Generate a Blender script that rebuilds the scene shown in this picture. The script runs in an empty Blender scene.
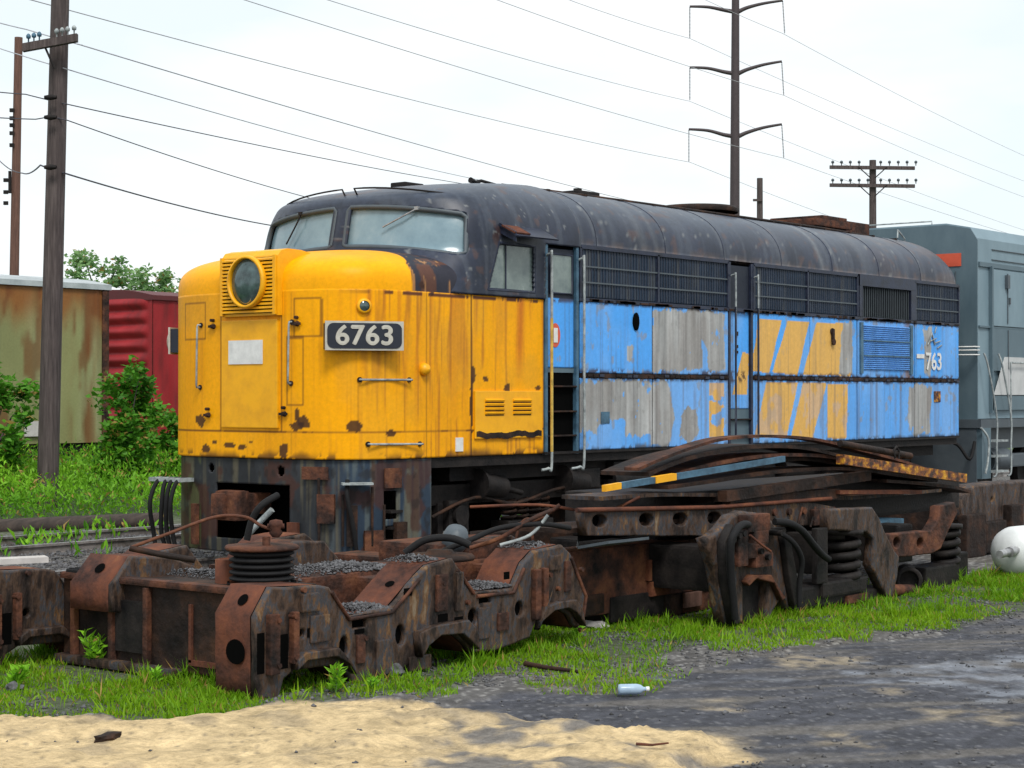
import bpy, bmesh, math, random
import numpy as np
from mathutils import Vector, Matrix
R = math.radians
PI = math.pi
random.seed(7); rng = np.random.default_rng(7)
sc = bpy.context.scene
COL = sc.collection
G = -0.35                       # yard level; z = 0 is a little above the rail head

# ------------------------------------------------------------------ camera
F = 1844.0; CX, CY, CZ = -14.30, -13.90, 1.7
cam = bpy.data.cameras.new('camera'); camo = bpy.data.objects.new('camera', cam); COL.objects.link(camo)
cam.sensor_width = 36; cam.lens = F/1024*36; cam.clip_start = .1; cam.clip_end = 3000
fw = Vector((.7769, .6296, 12/F)).normalized()
camo.location = (CX, CY, CZ); camo.rotation_euler = fw.to_track_quat('-Z', 'Y').to_euler()
sc.camera = camo
# ------------------------------------------------------------------ sky and sun
w = bpy.data.worlds.new('World'); sc.world = w; w.use_nodes = True
nt = w.node_tree; nt.nodes.clear()
SUN_EL, SUN_AZ = R(52), math.atan2(-.8, -.6)     # sun stands behind and left of the viewer
sky = nt.nodes.new('ShaderNodeTexSky'); sky.sky_type = 'NISHITA'; sky.sun_disc = False
sky.sun_elevation = SUN_EL; sky.sun_rotation = PI/2-SUN_AZ
b1 = nt.nodes.new('ShaderNodeBackground'); b1.inputs[1].default_value = .10
b2 = nt.nodes.new('ShaderNodeBackground'); b2.inputs[1].default_value = 1.0
tc = nt.nodes.new('ShaderNodeTexCoord')
mp = nt.nodes.new('ShaderNodeMapping'); mp.inputs['Scale'].default_value = (1, 1, 3.2)
nz = nt.nodes.new('ShaderNodeTexNoise'); nz.inputs['Scale'].default_value = 4.5; nz.inputs['Detail'].default_value = 5; nz.inputs['Roughness'].default_value=.5
cr = nt.nodes.new('ShaderNodeValToRGB')
cr.color_ramp.elements[0].position = .40; cr.color_ramp.elements[0].color = (.88, .965, 1.0, 1)
cr.color_ramp.elements[1].position = .62; cr.color_ramp.elements[1].color = (1.03, 1.05, 1.06, 1)
mx = nt.nodes.new('ShaderNodeMixShader'); mx.inputs[0].default_value = .90
wo = nt.nodes.new('ShaderNodeOutputWorld')
nt.links.new(tc.outputs['Generated'], mp.inputs[0]); nt.links.new(mp.outputs[0], nz.inputs['Vector'])
nt.links.new(nz.outputs['Fac'], cr.inputs[0]); nt.links.new(cr.outputs[0], b2.inputs[0])
nt.links.new(sky.outputs[0], b1.inputs[0])
nt.links.new(b1.outputs[0], mx.inputs[1]); nt.links.new(b2.outputs[0], mx.inputs[2]); nt.links.new(mx.outputs[0], wo.inputs[0])
sl = bpy.data.lights.new('sun', 'SUN'); sl.energy = 2.2; sl.angle = R(16); sl.color = (1, .96, .9)
so = bpy.data.objects.new('sun', sl); COL.objects.link(so)
sd = Vector((math.cos(SUN_AZ)*math.cos(SUN_EL), math.sin(SUN_AZ)*math.cos(SUN_EL), math.sin(SUN_EL)))
so.rotation_euler = sd.to_track_quat('Z', 'Y').to_euler(); so.location = (-20, -30, 40)
vs = sc.view_settings; vs.view_transform = 'Standard'; vs.look = 'None'; vs.exposure = .12; vs.gamma = 1
vs.use_curve_mapping = False
sc.render.resolution_x = 1024; sc.render.resolution_y = 768

# ------------------------------------------------------------------ measuring helpers (survey of the place)
_f = (.7769, .6296); _r = (.6296, -.7769)
def ray(px, py):
    a = (px-512)/F; b = (396-py)/F
    return _f[0]+a*_r[0], _f[1]+a*_r[1], b
def on_y(px, py, y=0.):
    r = ray(px, py); t = (y-CY)/r[1]; return CX+t*r[0], CZ+t*r[2]
def on_x(px, py, x=0.):
    r = ray(px, py); t = (x-CX)/r[0]; return CY+t*r[1], CZ+t*r[2]
def on_g(px, py, z=G):
    r = ray(px, py); t = (z-CZ)/r[2]; return CX+t*r[0], CY+t*r[1]
def far(px, py, D):
    r = ray(px, py); return Vector((CX+D*r[0], CY+D*r[1], CZ+D*r[2]))

def _hash(ix, iy, s):
    n = (ix.astype(np.int64)*374761393 + iy.astype(np.int64)*668265263 + s*144269) & 0x7fffffff
    n = ((n ^ (n >> 13))*1274126177) & 0x7fffffff
    return ((n ^ (n >> 16)) & 0xffff)/65535.
def vnoise(x, y, s=0):
    x = np.asarray(x, float); y = np.asarray(y, float)
    ix = np.floor(x); iy = np.floor(y); fx = x-ix; fy = y-iy
    fx = fx*fx*(3-2*fx); fy = fy*fy*(3-2*fy)
    a = _hash(ix, iy, s); b = _hash(ix+1, iy, s); c = _hash(ix, iy+1, s); d = _hash(ix+1, iy+1, s)
    return (a*(1-fx)+b*fx)*(1-fy)+(c*(1-fx)+d*fx)*fy
def fbm(x, y, s=0, o=4):
    t = 0; a = .5; n = 0
    for i in range(o):
        t = t+a*vnoise(np.asarray(x)*2**i, np.asarray(y)*2**i, s+i*17); n += a; a *= .5
    return t/n
def sstep(a, b, v):
    t = np.clip((v-a)/(b-a), 0, 1); return t*t*(3-2*t)
def inpoly(x, y, poly):
    c = np.zeros(x.shape, bool); n = len(poly); j = n-1
    for i in range(n):
        xi, yi = poly[i]; xj, yj = poly[j]
        if yi != yj:
            c ^= ((yi > y) != (yj > y)) & (x < (xj-xi)*(y-yi)/(yj-yi)+xi)
        j = i
    return c
def mixc(c, k, col):
    k = np.clip(k, 0, 1)[..., None]; return c*(1-k)+np.array(col)*k

# ------------------------------------------------------------------ materials
def _nodes(name):
    m = bpy.data.materials.new(name); m.use_nodes = True
    return m, m.node_tree, m.node_tree.nodes['Principled BSDF']
def mat(name, cols, scale=4, rough=.7, metal=0, bump=.3, stretch=(1, 1, 1), detail=6, bscale=None, bdist=.01, spec=.4, world=False):
    """noise between colours; cols = [(pos, rgb), ...]"""
    m, t, p = _nodes(name)
    if not isinstance(cols, list): cols = [(.3, tuple(c*.82 for c in cols)), (.7, tuple(min(1, c*1.12) for c in cols))]
    c = t.nodes.new('ShaderNodeTexCoord'); mp = t.nodes.new('ShaderNodeMapping'); mp.inputs['Scale'].default_value = stretch
    n = t.nodes.new('ShaderNodeTexNoise'); n.inputs['Scale'].default_value = scale; n.inputs['Detail'].default_value = detail; n.inputs['Roughness'].default_value = .65
    r = t.nodes.new('ShaderNodeValToRGB'); e = r.color_ramp.elements
    while len(e) < len(cols): e.new(.5)
    for k, (q, cc) in enumerate(cols): e[k].position = q; e[k].color = (*cc, 1)
    t.links.new(c.outputs['Object'], mp.inputs[0]); t.links.new(mp.outputs[0], n.inputs['Vector'])
    t.links.new(n.outputs['Fac'], r.inputs[0]); t.links.new(r.outputs[0], p.inputs['Base Color'])
    p.inputs['Metallic'].default_value = metal; p.inputs['Specular IOR Level'].default_value = spec
    mr = t.nodes.new('ShaderNodeMapRange'); mr.inputs['To Min'].default_value = max(.05, rough-.15); mr.inputs['To Max'].default_value = min(1, rough+.15)
    t.links.new(n.outputs['Fac'], mr.inputs['Value']); t.links.new(mr.outputs[0], p.inputs['Roughness'])
    if bump:
        n2 = t.nodes.new('ShaderNodeTexNoise'); n2.inputs['Scale'].default_value = bscale or scale*6; n2.inputs['Detail'].default_value = 5
        t.links.new(mp.outputs[0], n2.inputs['Vector'])
        b = t.nodes.new('ShaderNodeBump'); b.inputs['Strength'].default_value = bump; b.inputs['Distance'].default_value = bdist
        t.links.new(n2.outputs['Fac'], b.inputs['Height']); t.links.new(b.outputs[0], p.inputs['Normal'])
    return m
def mat_vc(name, rough=.5, bump=.15, nscale=30, lo=.86, hi=1.12, bdist=.006, spec=.4, bscale=None, edge=0):
    """painted surface: the paint map is kept per vertex, fine dirt is noise"""
    m, t, p = _nodes(name)
    a = t.nodes.new('ShaderNodeAttribute'); a.attribute_name = 'Col'
    c = t.nodes.new('ShaderNodeTexCoord')
    n = t.nodes.new('ShaderNodeTexNoise'); n.inputs['Scale'].default_value = nscale; n.inputs['Detail'].default_value = 6; n.inputs['Roughness'].default_value = .7
    t.links.new(c.outputs['Object'], n.inputs['Vector'])
    mr = t.nodes.new('ShaderNodeMapRange'); mr.inputs['From Min'].default_value = .3; mr.inputs['From Max'].default_value = .7
    mr.inputs['To Min'].default_value = lo; mr.inputs['To Max'].default_value = hi
    t.links.new(n.outputs['Fac'], mr.inputs['Value'])
    mm = t.nodes.new('ShaderNodeVectorMath'); mm.operation = 'SCALE'
    t.links.new(a.outputs['Color'], mm.inputs[0]); t.links.new(mr.outputs[0], mm.inputs['Scale']); t.links.new(mm.outputs[0], p.inputs['Base Color'])
    p.inputs['Roughness'].default_value = rough; p.inputs['Specular IOR Level'].default_value = spec
    n2 = t.nodes.new('ShaderNodeTexNoise'); n2.inputs['Scale'].default_value = bscale or nscale*.7; n2.inputs['Detail'].default_value = 4
    t.links.new(c.outputs['Object'], n2.inputs['Vector'])
    b = t.nodes.new('ShaderNodeBump'); b.inputs['Strength'].default_value = bump; b.inputs['Distance'].default_value = bdist
    if edge:        # thickness of the paint film where it is chipped
        bw = t.nodes.new('ShaderNodeRGBToBW'); ma = t.nodes.new('ShaderNodeMath'); ma.operation = 'MULTIPLY_ADD'; ma.inputs[1].default_value = edge
        t.links.new(a.outputs['Color'], bw.inputs[0]); t.links.new(bw.outputs[0], ma.inputs[0]); t.links.new(n2.outputs['Fac'], ma.inputs[2]); t.links.new(ma.outputs[0], b.inputs['Height'])
    else: t.links.new(n2.outputs['Fac'], b.inputs['Height'])
    t.links.new(b.outputs[0], p.inputs['Normal'])
    return m
M = {}
M['paint'] = mat_vc('weathered_paint', .45, .25, 22, .9, 1.1, spec=.16, edge=.5)
M['roofpaint'] = mat_vc('roof_paint', .40, .3, 14, .75, 1.2, spec=.35)
M['ground'] = mat_vc('yard_ground', .9, 1.0, 9, .62, 1.35, .03, .2, 28)
M['rust'] = mat('rusty_casting', [(.34, (.012, .010, .010)), (.46, (.05, .026, .02)), (.56, (.11, .045, .028)), (.70, (.19, .08, .04))], 3.2, .7, 0, .8, (1, 1, 1), 9, 18, .02, .15)
M['rustO'] = mat('orange_rust', [(.32, (.03, .018, .016)), (.44, (.09, .038, .027)), (.60, (.155, .056, .032)), (.74, (.23, .11, .05))], 3.6, .75, 0, .7, (1, 1, 1), 9, 22, .012, .12)
M['rustD'] = mat('dark_rust', [(.3, (.008, .007, .007)), (.5, (.026, .017, .014)), (.68, (.075, .036, .022))], 3, .65, 0, .8, (1, 1, 1), 8, 14, .02, .15)
M['rustG'] = mat('greasy_casting', [(.34, (.009, .008, .008)), (.44, (.035, .024, .020)), (.50, (.075, .045, .03)), (.56, (.045, .050, .06)), (.62, (.13, .066, .028)), (.70, (.20, .15, .10))], 4.6, .55, 0, .9, (1.5, 1.5, .6), 10, 18, .02, .2)
M['iron'] = mat('dark_iron', [(.3, (.006, .006, .007)), (.7, (.030, .025, .023))], 5, .6, 0, .5, spec=.15)
M['black'] = mat('flat_black', (.003, .003, .003), 5, .9, 0, .1, spec=.02)  # plain black; the sheets behind the frame holes wear it as painted shade
M['steel'] = mat('worn_steel', [(.3, (.25, .25, .26)), (.7, (.50, .50, .50))], 12, .4, .7, .2)
M['railtop'] = mat('rail_steel', [(.3, (.05, .035, .03)), (.6, (.36, .34, .33))], 3, .35, .3, .2)
M['hand'] = mat('handrail_grey', [(.35, (.16, .18, .19)), (.6, (.38, .42, .42))], 9, .5, 0, .2)
M['handY'] = mat('handrail_yellow', [(.35, (.35, .24, .05)), (.6, (.62, .42, .08))], 9, .5, 0, .2)
M['white'] = mat('white_paint', (.72, .72, .70), 8, .5, 0, .1)
M['yel'] = mat('yellow_paint', [(.3, (.76, .34, .004)), (.6, (.90, .43, .004))], 6, .45, 0, .15)
M['yelrust'] = mat('yellow_on_rust', [(.42, (.04, .018, .012)), (.50, (.20, .065, .02)), (.58, (.40, .17, .015)), (.68, (.70, .37, .02))], 9, .6, 0, .5, (1, 1, 1.5))
M['navy'] = mat('navy_paint', [(.35, (.012, .015, .028)), (.6, (.028, .036, .065))], 5, .4, 0, .2, spec=.3)
M['blue'] = mat('blue_paint', [(.35, (.10, .28, .62)), (.6, (.14, .38, .82))], 5, .45, 0, .15)
M['bluedk'] = mat('dull_blue_paint', [(.35, (.03, .07, .11)), (.6, (.07, .16, .24))], 5, .5, 0, .3)
M['numb'] = mat('number_board_black', (.018, .022, .035), 5, .35, 0, .05)
M['rim'] = mat('bleached_rim', (.5, .48, .42), 10, .6, 0, .1)
M['glass'] = mat('dusty_glass', [(.3, (.13, .21, .26)), (.55, (.20, .30, .35)), (.75, (.30, .38, .41))], 1.8, .2, 0, .05, spec=.7)
M['glassD'] = mat('dull_side_glass', [(.3, (.09, .13, .13)), (.7, (.22, .27, .25))], 5, .22, 0, .05, spec=.7)
M['lens'] = mat('headlight_lens', [(.35, (.02, .04, .04)), (.65, (.10, .16, .16))], 6, .08, .3, .05, spec=.9)
M['rubber'] = mat('old_rubber', (.014, .014, .015), 8, .7, 0, .3, spec=.15)
M['wood'] = mat('weathered_wood', [(.3, (.035, .026, .026)), (.5, (.075, .058, .056)), (.7, (.13, .105, .10))], 5, .85, 0, .6, (5, 5, .35))
M['woodR'] = mat('reddish_wood', [(.3, (.08, .04, .03)), (.7, (.19, .10, .075))], 5, .85, 0, .5, (5, 5, .35))
M['pole'] = mat('dark_pole_steel', (.06, .045, .05), 3, .6, 0, .1)
M['wire'] = mat('wire', (.42, .43, .47), 3, .7, 0, 0)
M['wireD'] = mat('black_wire', (.06, .06, .075), 3, .7, 0, 0)
M['sleeper'] = mat('creosoted_sleeper', [(.3, (.025, .02, .018)), (.7, (.085, .065, .055))], 5, .9, 0, .6, (1, 6, 1))
M['ballast'] = mat('ballast', [(.38, (.03, .028, .027)), (.5, (.10, .095, .09)), (.62, (.24, .23, .22))], 22, .9, 0, 1, (1, 1, 1), 8, 30, .04)
M['stone'] = mat('crushed_stone', [(.35, (.03, .03, .032)), (.65, (.16, .16, .17))], 14, .85, 0, .3)
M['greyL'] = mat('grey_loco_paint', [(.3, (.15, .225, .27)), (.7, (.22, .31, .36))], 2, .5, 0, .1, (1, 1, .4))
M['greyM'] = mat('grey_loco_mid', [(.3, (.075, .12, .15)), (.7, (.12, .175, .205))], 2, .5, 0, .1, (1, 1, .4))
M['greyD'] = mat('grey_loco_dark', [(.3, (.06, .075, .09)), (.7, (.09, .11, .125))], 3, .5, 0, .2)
M['greyW'] = mat('grey_loco_stripe', (.52, .53, .53), 3, .5, 0, .1)
M['orange'] = mat('orange_red_paint', (.62, .10, .05), 3, .5, 0, .1)
M['tank'] = mat('tank_white', [(.3, (.58, .60, .60)), (.7, (.78, .80, .80))], 3, .4, 0, .05)
M['galv'] = mat('galvanised_roof', [(.3, (.30, .34, .35)), (.7, (.50, .54, .55))], 3, .5, .2, .2)
M['bottle'] = mat('pale_blue_plastic', (.35, .47, .60), 6, .3, 0, .1)
M['plastic'] = mat('pale_plastic', (.55, .52, .50), 6, .4, 0, .1)
def leafmat(name, c1, c2, scale=1.2):
    m, t, p = _nodes(name)
    a = t.nodes.new('ShaderNodeAttribute'); a.attribute_name = 'Col'
    t.links.new(a.outputs['Color'], p.inputs['Base Color']); p.inputs['Roughness'].default_value = .55; p.inputs['Specular IOR Level'].default_value = .25
    tr = t.nodes.new('ShaderNodeBsdfTranslucent'); ms = t.nodes.new('ShaderNodeMixShader'); ms.inputs[0].default_value = .35
    t.links.new(a.outputs['Color'], tr.inputs['Color'])
    o = t.nodes['Material Output']
    t.links.new(p.outputs[0], ms.inputs[1]); t.links.new(tr.outputs[0], ms.inputs[2]); t.links.new(ms.outputs[0], o.inputs['Surface'])
    m['c1'] = c1; m['c2'] = c2
    return m
M['grass'] = leafmat('grass_blades', (.06, .22, .005), (.26, .44, .010))
M['weed'] = leafmat('weed_leaves', (.05, .21, .008), (.27, .58, .03))
M['bush'] = leafmat('bush_leaves', (.03, .14, .010), (.15, .42, .03))
M['tree'] = leafmat('tree_leaves', (.10, .22, .07), (.30, .50, .20))

# ------------------------------------------------------------------ object helpers
def tag(o, label=None, cat=None, group=None, kind=None):
    if label: o['label'] = label
    if cat: o['category'] = cat
    if group: o['group'] = group
    if kind: o['kind'] = kind
    return o
def thing(name, loc, label, cat, group=None):
    o = bpy.data.objects.new(name, None); COL.objects.link(o); o.location = loc
    o.empty_display_size = .3
    return tag(o, label, cat, group)
def wloc(p):
    v = Vector((0, 0, 0))
    while p is not None: v += Vector(p.location); p = p.parent
    return v
def mkobj(name, me, m, parent=None):
    o = bpy.data.objects.new(name, me); COL.objects.link(o)
    if m is not None:
        if isinstance(m, (list, tuple)):
            for q in m: me.materials.append(M[q])
        else: me.materials.append(M[m])
    if parent is not None: o.parent = parent
    return o
class MB:
    """collects shapes (world coordinates) and links them as one mesh"""
    def __init__(s): s.v = []; s.f = []; s.mi = []; s.sm = []; s.m = 0; s.smooth = False
    def add(s, vs, fs, sm=None):
        n = len(s.v); s.v += [tuple(a) for a in vs]
        for f in fs: s.f.append([n+i for i in f]); s.mi.append(s.m); s.sm.append(s.smooth if sm is None else sm)
        return s
    def box(s, x0, x1, y0, y1, z0, z1, bev=0):
        if bev:
            b = min(bev, abs(x1-x0)/2.2, abs(y1-y0)/2.2, abs(z1-z0)/2.2)
            bm = bmesh.new(); bmesh.ops.create_cube(bm, size=1)
            for v in bm.verts: v.co = ((x0+x1)/2+v.co.x*(x1-x0), (y0+y1)/2+v.co.y*(y1-y0), (z0+z1)/2+v.co.z*(z1-z0))
            bmesh.ops.bevel(bm, geom=bm.edges[:], offset=b, segments=2, affect='EDGES', profile=.7)
            bm.verts.index_update()
            s.add([v.co[:] for v in bm.verts], [[v.index for v in f.verts] for f in bm.faces]); bm.free(); return s
        v = [(x, y, z) for x in (x0, x1) for y in (y0, y1) for z in (z0, z1)]
        return s.add(v, [(0, 1, 3, 2), (4, 6, 7, 5), (0, 4, 5, 1), (2, 3, 7, 6), (0, 2, 6, 4), (1, 5, 7, 3)], False)
    def obox(s, c, ax, ay, az):
        """oriented box: centre and three half-extent vectors"""
        c, ax, ay, az = map(Vector, (c, ax, ay, az))
        v = [c+i*ax+j*ay+k*az for i in (-1, 1) for j in (-1, 1) for k in (-1, 1)]
        return s.add(v, [(0, 1, 3, 2), (4, 6, 7, 5), (0, 4, 5, 1), (2, 3, 7, 6), (0, 2, 6, 4), (1, 5, 7, 3)], False)
    def cyl(s, a, b, r, r2=None, n=20, cap=True):
        a, b = Vector(a), Vector(b); r2 = r if r2 is None else r2
        d = (b-a).normalized(); u = d.orthogonal().normalized(); q = d.cross(u)
        vs = []
        for p, rr in ((a, r), (b, r2)):
            for i in range(n):
                t = 2*PI*i/n; vs.append(p+rr*(math.cos(t)*u+math.sin(t)*q))
        s.add(vs, [(i, (i+1) % n, n+(i+1) % n, n+i) for i in range(n)], True)
        if cap: s.add(vs[:n], [list(range(n))[::-1]], False); s.add(vs[n:], [list(range(n))], False)
        return s
    def tube(s, pts, r, n=8, r2=None):
        pts = [Vector(p) for p in pts]; vs = []; m = len(pts); u = None
        for i, p in enumerate(pts):
            d = (pts[min(i+1, m-1)]-pts[max(i-1, 0)]).normalized()
            if u is None: u = d.orthogonal().normalized()
            u = (u-d*u.dot(d)).normalized(); q = d.cross(u)
            rr = r if r2 is None else r+(r2-r)*i/(m-1)
            for k in range(n):
                t = 2*PI*k/n; vs.append(p+rr*(math.cos(t)*u+math.sin(t)*q))
        fs = [(i*n+k, i*n+(k+1) % n, (i+1)*n+(k+1) % n, (i+1)*n+k) for i in range(m-1) for k in range(n)]
        s.add(vs, fs, True); s.add(vs[:n], [list(range(n))[::-1]], False); s.add(vs[-n:], [list(range(n))], False)
        return s
    def lathe(s, prof, o, axis=(0, 0, 1), n=28):
        """prof = [(radius, height)]"""
        o = Vector(o); d = Vector(axis).normalized(); u = d.orthogonal().normalized(); q = d.cross(u); vs = []
        for r, h in prof:
            for k in range(n):
                t = 2*PI*k/n; vs.append(o+d*h+r*(math.cos(t)*u+math.sin(t)*q))
        m = len(prof)
        s.add(vs, [(i*n+k, i*n+(k+1) % n, (i+1)*n+(k+1) % n, (i+1)*n+k) for i in range(m-1) for k in range(n)], True)
        return s
    def coil(s, c, r, z0, z1, turns, wr, n=8):
        st = int(turns*18)
        return s.tube([(c[0]+r*math.cos(2*PI*turns*i/st), c[1]+r*math.sin(2*PI*turns*i/st), z0+(z1-z0)*i/st) for i in range(st+1)], wr, n)
    def build(s, name, m, parent=None):
        off = wloc(parent)
        me = bpy.data.meshes.new(name); me.from_pydata([(a[0]-off.x, a[1]-off.y, a[2]-off.z) for a in s.v], [], s.f)
        me.polygons.foreach_set('use_smooth', s.sm)
        o = mkobj(name, me, m, parent); me.polygons.foreach_set('material_index', s.mi); me.update()
        return o
def smooth_pts(pts, k=6):
    pts = [Vector(p) for p in pts]; out = []
    for i in range(len(pts)-1):
        p0 = pts[max(i-1, 0)]; p1 = pts[i]; p2 = pts[i+1]; p3 = pts[min(i+2, len(pts)-1)]
        for j in range(k):
            t = j/k
            out.append(.5*((2*p1)+(-p0+p2)*t+(2*p0-5*p1+4*p2-p3)*t*t+(-p0+3*p1-3*p2+p3)*t**3))
    out.append(pts[-1]); return out
def grid(name, P, m, parent=None, col=None, keep=None, thick=0, smooth=True, off2=None):
    """P (nu,nv,3) world points; col(x,y,z) -> (...,3)"""
    nu, nv = P.shape[:2]; off = np.array(wloc(parent))
    V = P.reshape(-1, 3)
    i = np.arange(nu-1)[:, None]*nv+np.arange(nv-1)[None, :]
    Q = np.stack([i, i+nv, i+nv+1, i+1], -1)
    if keep is not None: Q = Q[keep]
    Q = Q.reshape(-1, 4)
    me = bpy.data.meshes.new(name)
    me.vertices.add(len(V)); me.vertices.foreach_set('co', (V-off).astype(np.float32).ravel())
    me.loops.add(Q.size); me.loops.foreach_set('vertex_index', Q.astype(np.int32).ravel())
    me.polygons.add(len(Q)); me.polygons.foreach_set('loop_start', np.arange(0, Q.size, 4, dtype=np.int32))
    me.update(calc_edges=True)
    me.polygons.foreach_set('use_smooth', np.full(len(Q), smooth))
    if col is not None: setcol(me, col(V[:, 0], V[:, 1], V[:, 2]))
    o = mkobj(name, me, m, parent)
    if thick:
        md = o.modifiers.new('s', 'SOLIDIFY'); md.thickness = thick; md.offset = -1
    return o
def setcol(me, c):
    a = me.color_attributes.new('Col', 'FLOAT_COLOR', 'POINT')
    a.data.foreach_set('color', np.concatenate([np.clip(c, 0, 1), np.ones((len(c), 1))], 1).astype(np.float32).ravel())
def plate(name, outline, holes, y0, y1, m, parent, bev=.012, axis='y'):
    """profile in (x,z) with holes, extruded along y, edges rounded"""
    cu = bpy.data.curves.new(name, 'CURVE'); cu.dimensions = '2D'; cu.fill_mode = 'BOTH'
    for pl in [outline]+holes:
        sp = cu.splines.new('POLY'); sp.points.add(len(pl)-1); sp.use_cyclic_u = True
        for k, (a, b) in enumerate(pl): sp.points[k].co = (a, -b, 0, 1)
    cu.extrude = abs(y1-y0)/2-bev; cu.bevel_depth = bev; cu.offset = -bev; cu.bevel_resolution = 2
    to = bpy.data.objects.new('t', cu); COL.objects.link(to)
    dg = bpy.context.evaluated_depsgraph_get(); dg.update()
    me = bpy.data.meshes.new_from_object(to.evaluated_get(dg)); bpy.data.objects.remove(to)
    n = len(me.vertices); co = np.empty(n*3); me.vertices.foreach_get('co', co); co = co.reshape(-1, 3)
    off = wloc(parent)
    new = np.stack([co[:, 0]-off.x, co[:, 2]+(y0+y1)/2-off.y, -co[:, 1]-off.z], 1)
    if axis == 'x': new = np.stack([co[:, 2]+(y0+y1)/2-off.x, co[:, 0]-off.y, -co[:, 1]-off.z], 1)
    me.vertices.foreach_set('co', new.ravel())
    if axis == 'x':
        me.flip_normals()
    me.name = name; me.materials.clear()
    for p in me.polygons: p.material_index = 0
    me.update()
    return mkobj(name, me, m, parent)
def circ(cx, cz, r, n=18, rz=None):
    rz = rz or r
    return [(cx+r*math.cos(2*PI*k/n), cz+rz*math.sin(2*PI*k/n)) for k in range(n)]
def text(name, s, size, mtx, m, parent, depth=.003, bold=.0, spacing=1):
    cu = bpy.data.curves.new(name, 'FONT'); cu.body = s; cu.size = size; cu.extrude = depth; cu.offset = bold
    cu.align_x = 'CENTER'; cu.align_y = 'CENTER'; cu.space_character = spacing
    to = bpy.data.objects.new('t', cu); COL.objects.link(to)
    dg = bpy.context.evaluated_depsgraph_get(); dg.update()
    me = bpy.data.meshes.new_from_object(to.evaluated_get(dg)); bpy.data.objects.remove(to)
    me.transform(Matrix.Translation(-wloc(parent)) @ mtx); me.name = name; me.materials.clear()
    for p in me.polygons: p.material_index = 0
    return mkobj(name, me, m, parent)
def merge_(a, b):
    bm = bmesh.new(); bm.from_mesh(a.data); bm.from_mesh(b.data); bm.to_mesh(a.data); bm.free(); bpy.data.objects.remove(b)
def leaves(name, pos, dirs, size, width, m, parent=None, seed=1, cmix=None, up=.5, kind=None, shade=1.0):
    """pos (n,3) base points; every leaf is a pointed quad along dirs"""
    n = len(pos); r = np.random.default_rng(seed); off = np.array(wloc(parent))
    d = dirs/np.linalg.norm(dirs, axis=1, keepdims=True)
    rv = r.normal(size=(n, 3)); sdv = np.cross(d, rv); sdv /= np.linalg.norm(sdv, axis=1, keepdims=True)+1e-9
    L = size*(.6+.8*r.random(n))[:, None] if np.isscalar(size) else size[:, None]
    W = width*(.7+.6*r.random(n))[:, None]
    bend = np.cross(sdv, d)*L*(r.random((n, 1))*.3)
    V = np.stack([pos, pos+d*L*.5+sdv*W+bend*.5, pos+d*L-bend, pos+d*L*.5-sdv*W+bend*.5], 1).reshape(-1, 3)-off
    me = bpy.data.meshes.new(name)
    me.vertices.add(4*n); me.vertices.foreach_set('co', V.astype(np.float32).ravel())
    me.loops.add(4*n); me.loops.foreach_set('vertex_index', np.arange(4*n, dtype=np.int32))
    me.polygons.add(n); me.polygons.foreach_set('loop_start', np.arange(0, 4*n, 4, dtype=np.int32)); me.update(calc_edges=True)
    k = r.random(n) if cmix is None else np.clip(cmix+.25*(r.random(n)-.5), 0, 1)
    c1 = np.array(M[m]['c1'][:]); c2 = np.array(M[m]['c2'][:])
    c = c1+(c2-c1)*k[:, None]
    dry = r.random(n) < .06; c[dry] = (.38, .26, .07)
    setcol(me, np.repeat(c, 4, 0))
    o = mkobj(name, me, m, parent)
    return o

# ================================================================== GROUND
gp = lambda L: [on_g(*q) for q in L]
SAND = gp([(-200, 722), (0, 727), (60, 722), (110, 727), (170, 727), (215, 722), (262, 712), (300, 707), (345, 708), (410, 709), (440, 713), (420, 720), (470, 722), (560, 727), (640, 734), (735, 737), (745, 752), (700, 768), (690, 800), (640, 900), (-300, 900)])
PATCH = [gp(p) for p in ([(770, 655), (855, 653), (850, 660), (770, 663)], [(870, 682), (905, 682), (905, 689), (870, 690)], [(915, 706), (960, 706), (958, 713), (915, 713)],
         [(560, 728), (740, 732), (735, 775), (560, 790)], [(830, 735), (860, 735), (860, 742), (830, 742)], [(985, 711), (1024, 713), (1024, 718), (985, 717)], [(700, 700), (740, 700), (738, 706), (700, 706)])]
WET = [gp(p) for p in ([(905, 665), (1040, 655), (1040, 690), (990, 692), (900, 682), (880, 672)], [(690, 677), (760, 674), (760, 679), (690, 681)], [(820, 675), (900, 672), (960, 690), (880, 685)])]
ASPH = gp([(395, 722), (430, 706), (520, 692), (640, 690), (640, 678), (700, 668), (760, 655), (850, 640), (940, 632), (1024, 616), (1300, 590), (1500, 900), (300, 900)])
GRASS = gp([(-200, 640), (200, 640), (600, 600), (740, 600), (960, 578), (1000, 570), (1200, 560), (1200, 592), (1024, 612), (940, 628), (860, 630), (800, 640), (740, 636), (690, 648), (640, 662), (560, 664), (500, 668), (420, 700), (330, 708), (262, 708), (205, 722), (130, 725), (60, 718), (-200, 722)])
THIN = gp([(420, 700), (500, 668), (640, 660), (700, 645), (860, 630), (860, 640), (760, 655), (700, 672), (620, 694), (520, 692)])
def jit(x, y, a=.22, f=1.7):
    return x+a*(fbm(x*f, y*f, 5)-.5)*2, y+a*(fbm(x*f, y*f, 9)-.5)*2
def soft(poly, x, y, a=.22, f=1.7):
    s = 0
    for k in range(5):
        jx, jy = jit(x+.05*math.cos(k*1.26), y+.05*math.sin(k*1.26), a, f); s = s+inpoly(jx, jy, poly)
    return s/5.
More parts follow.
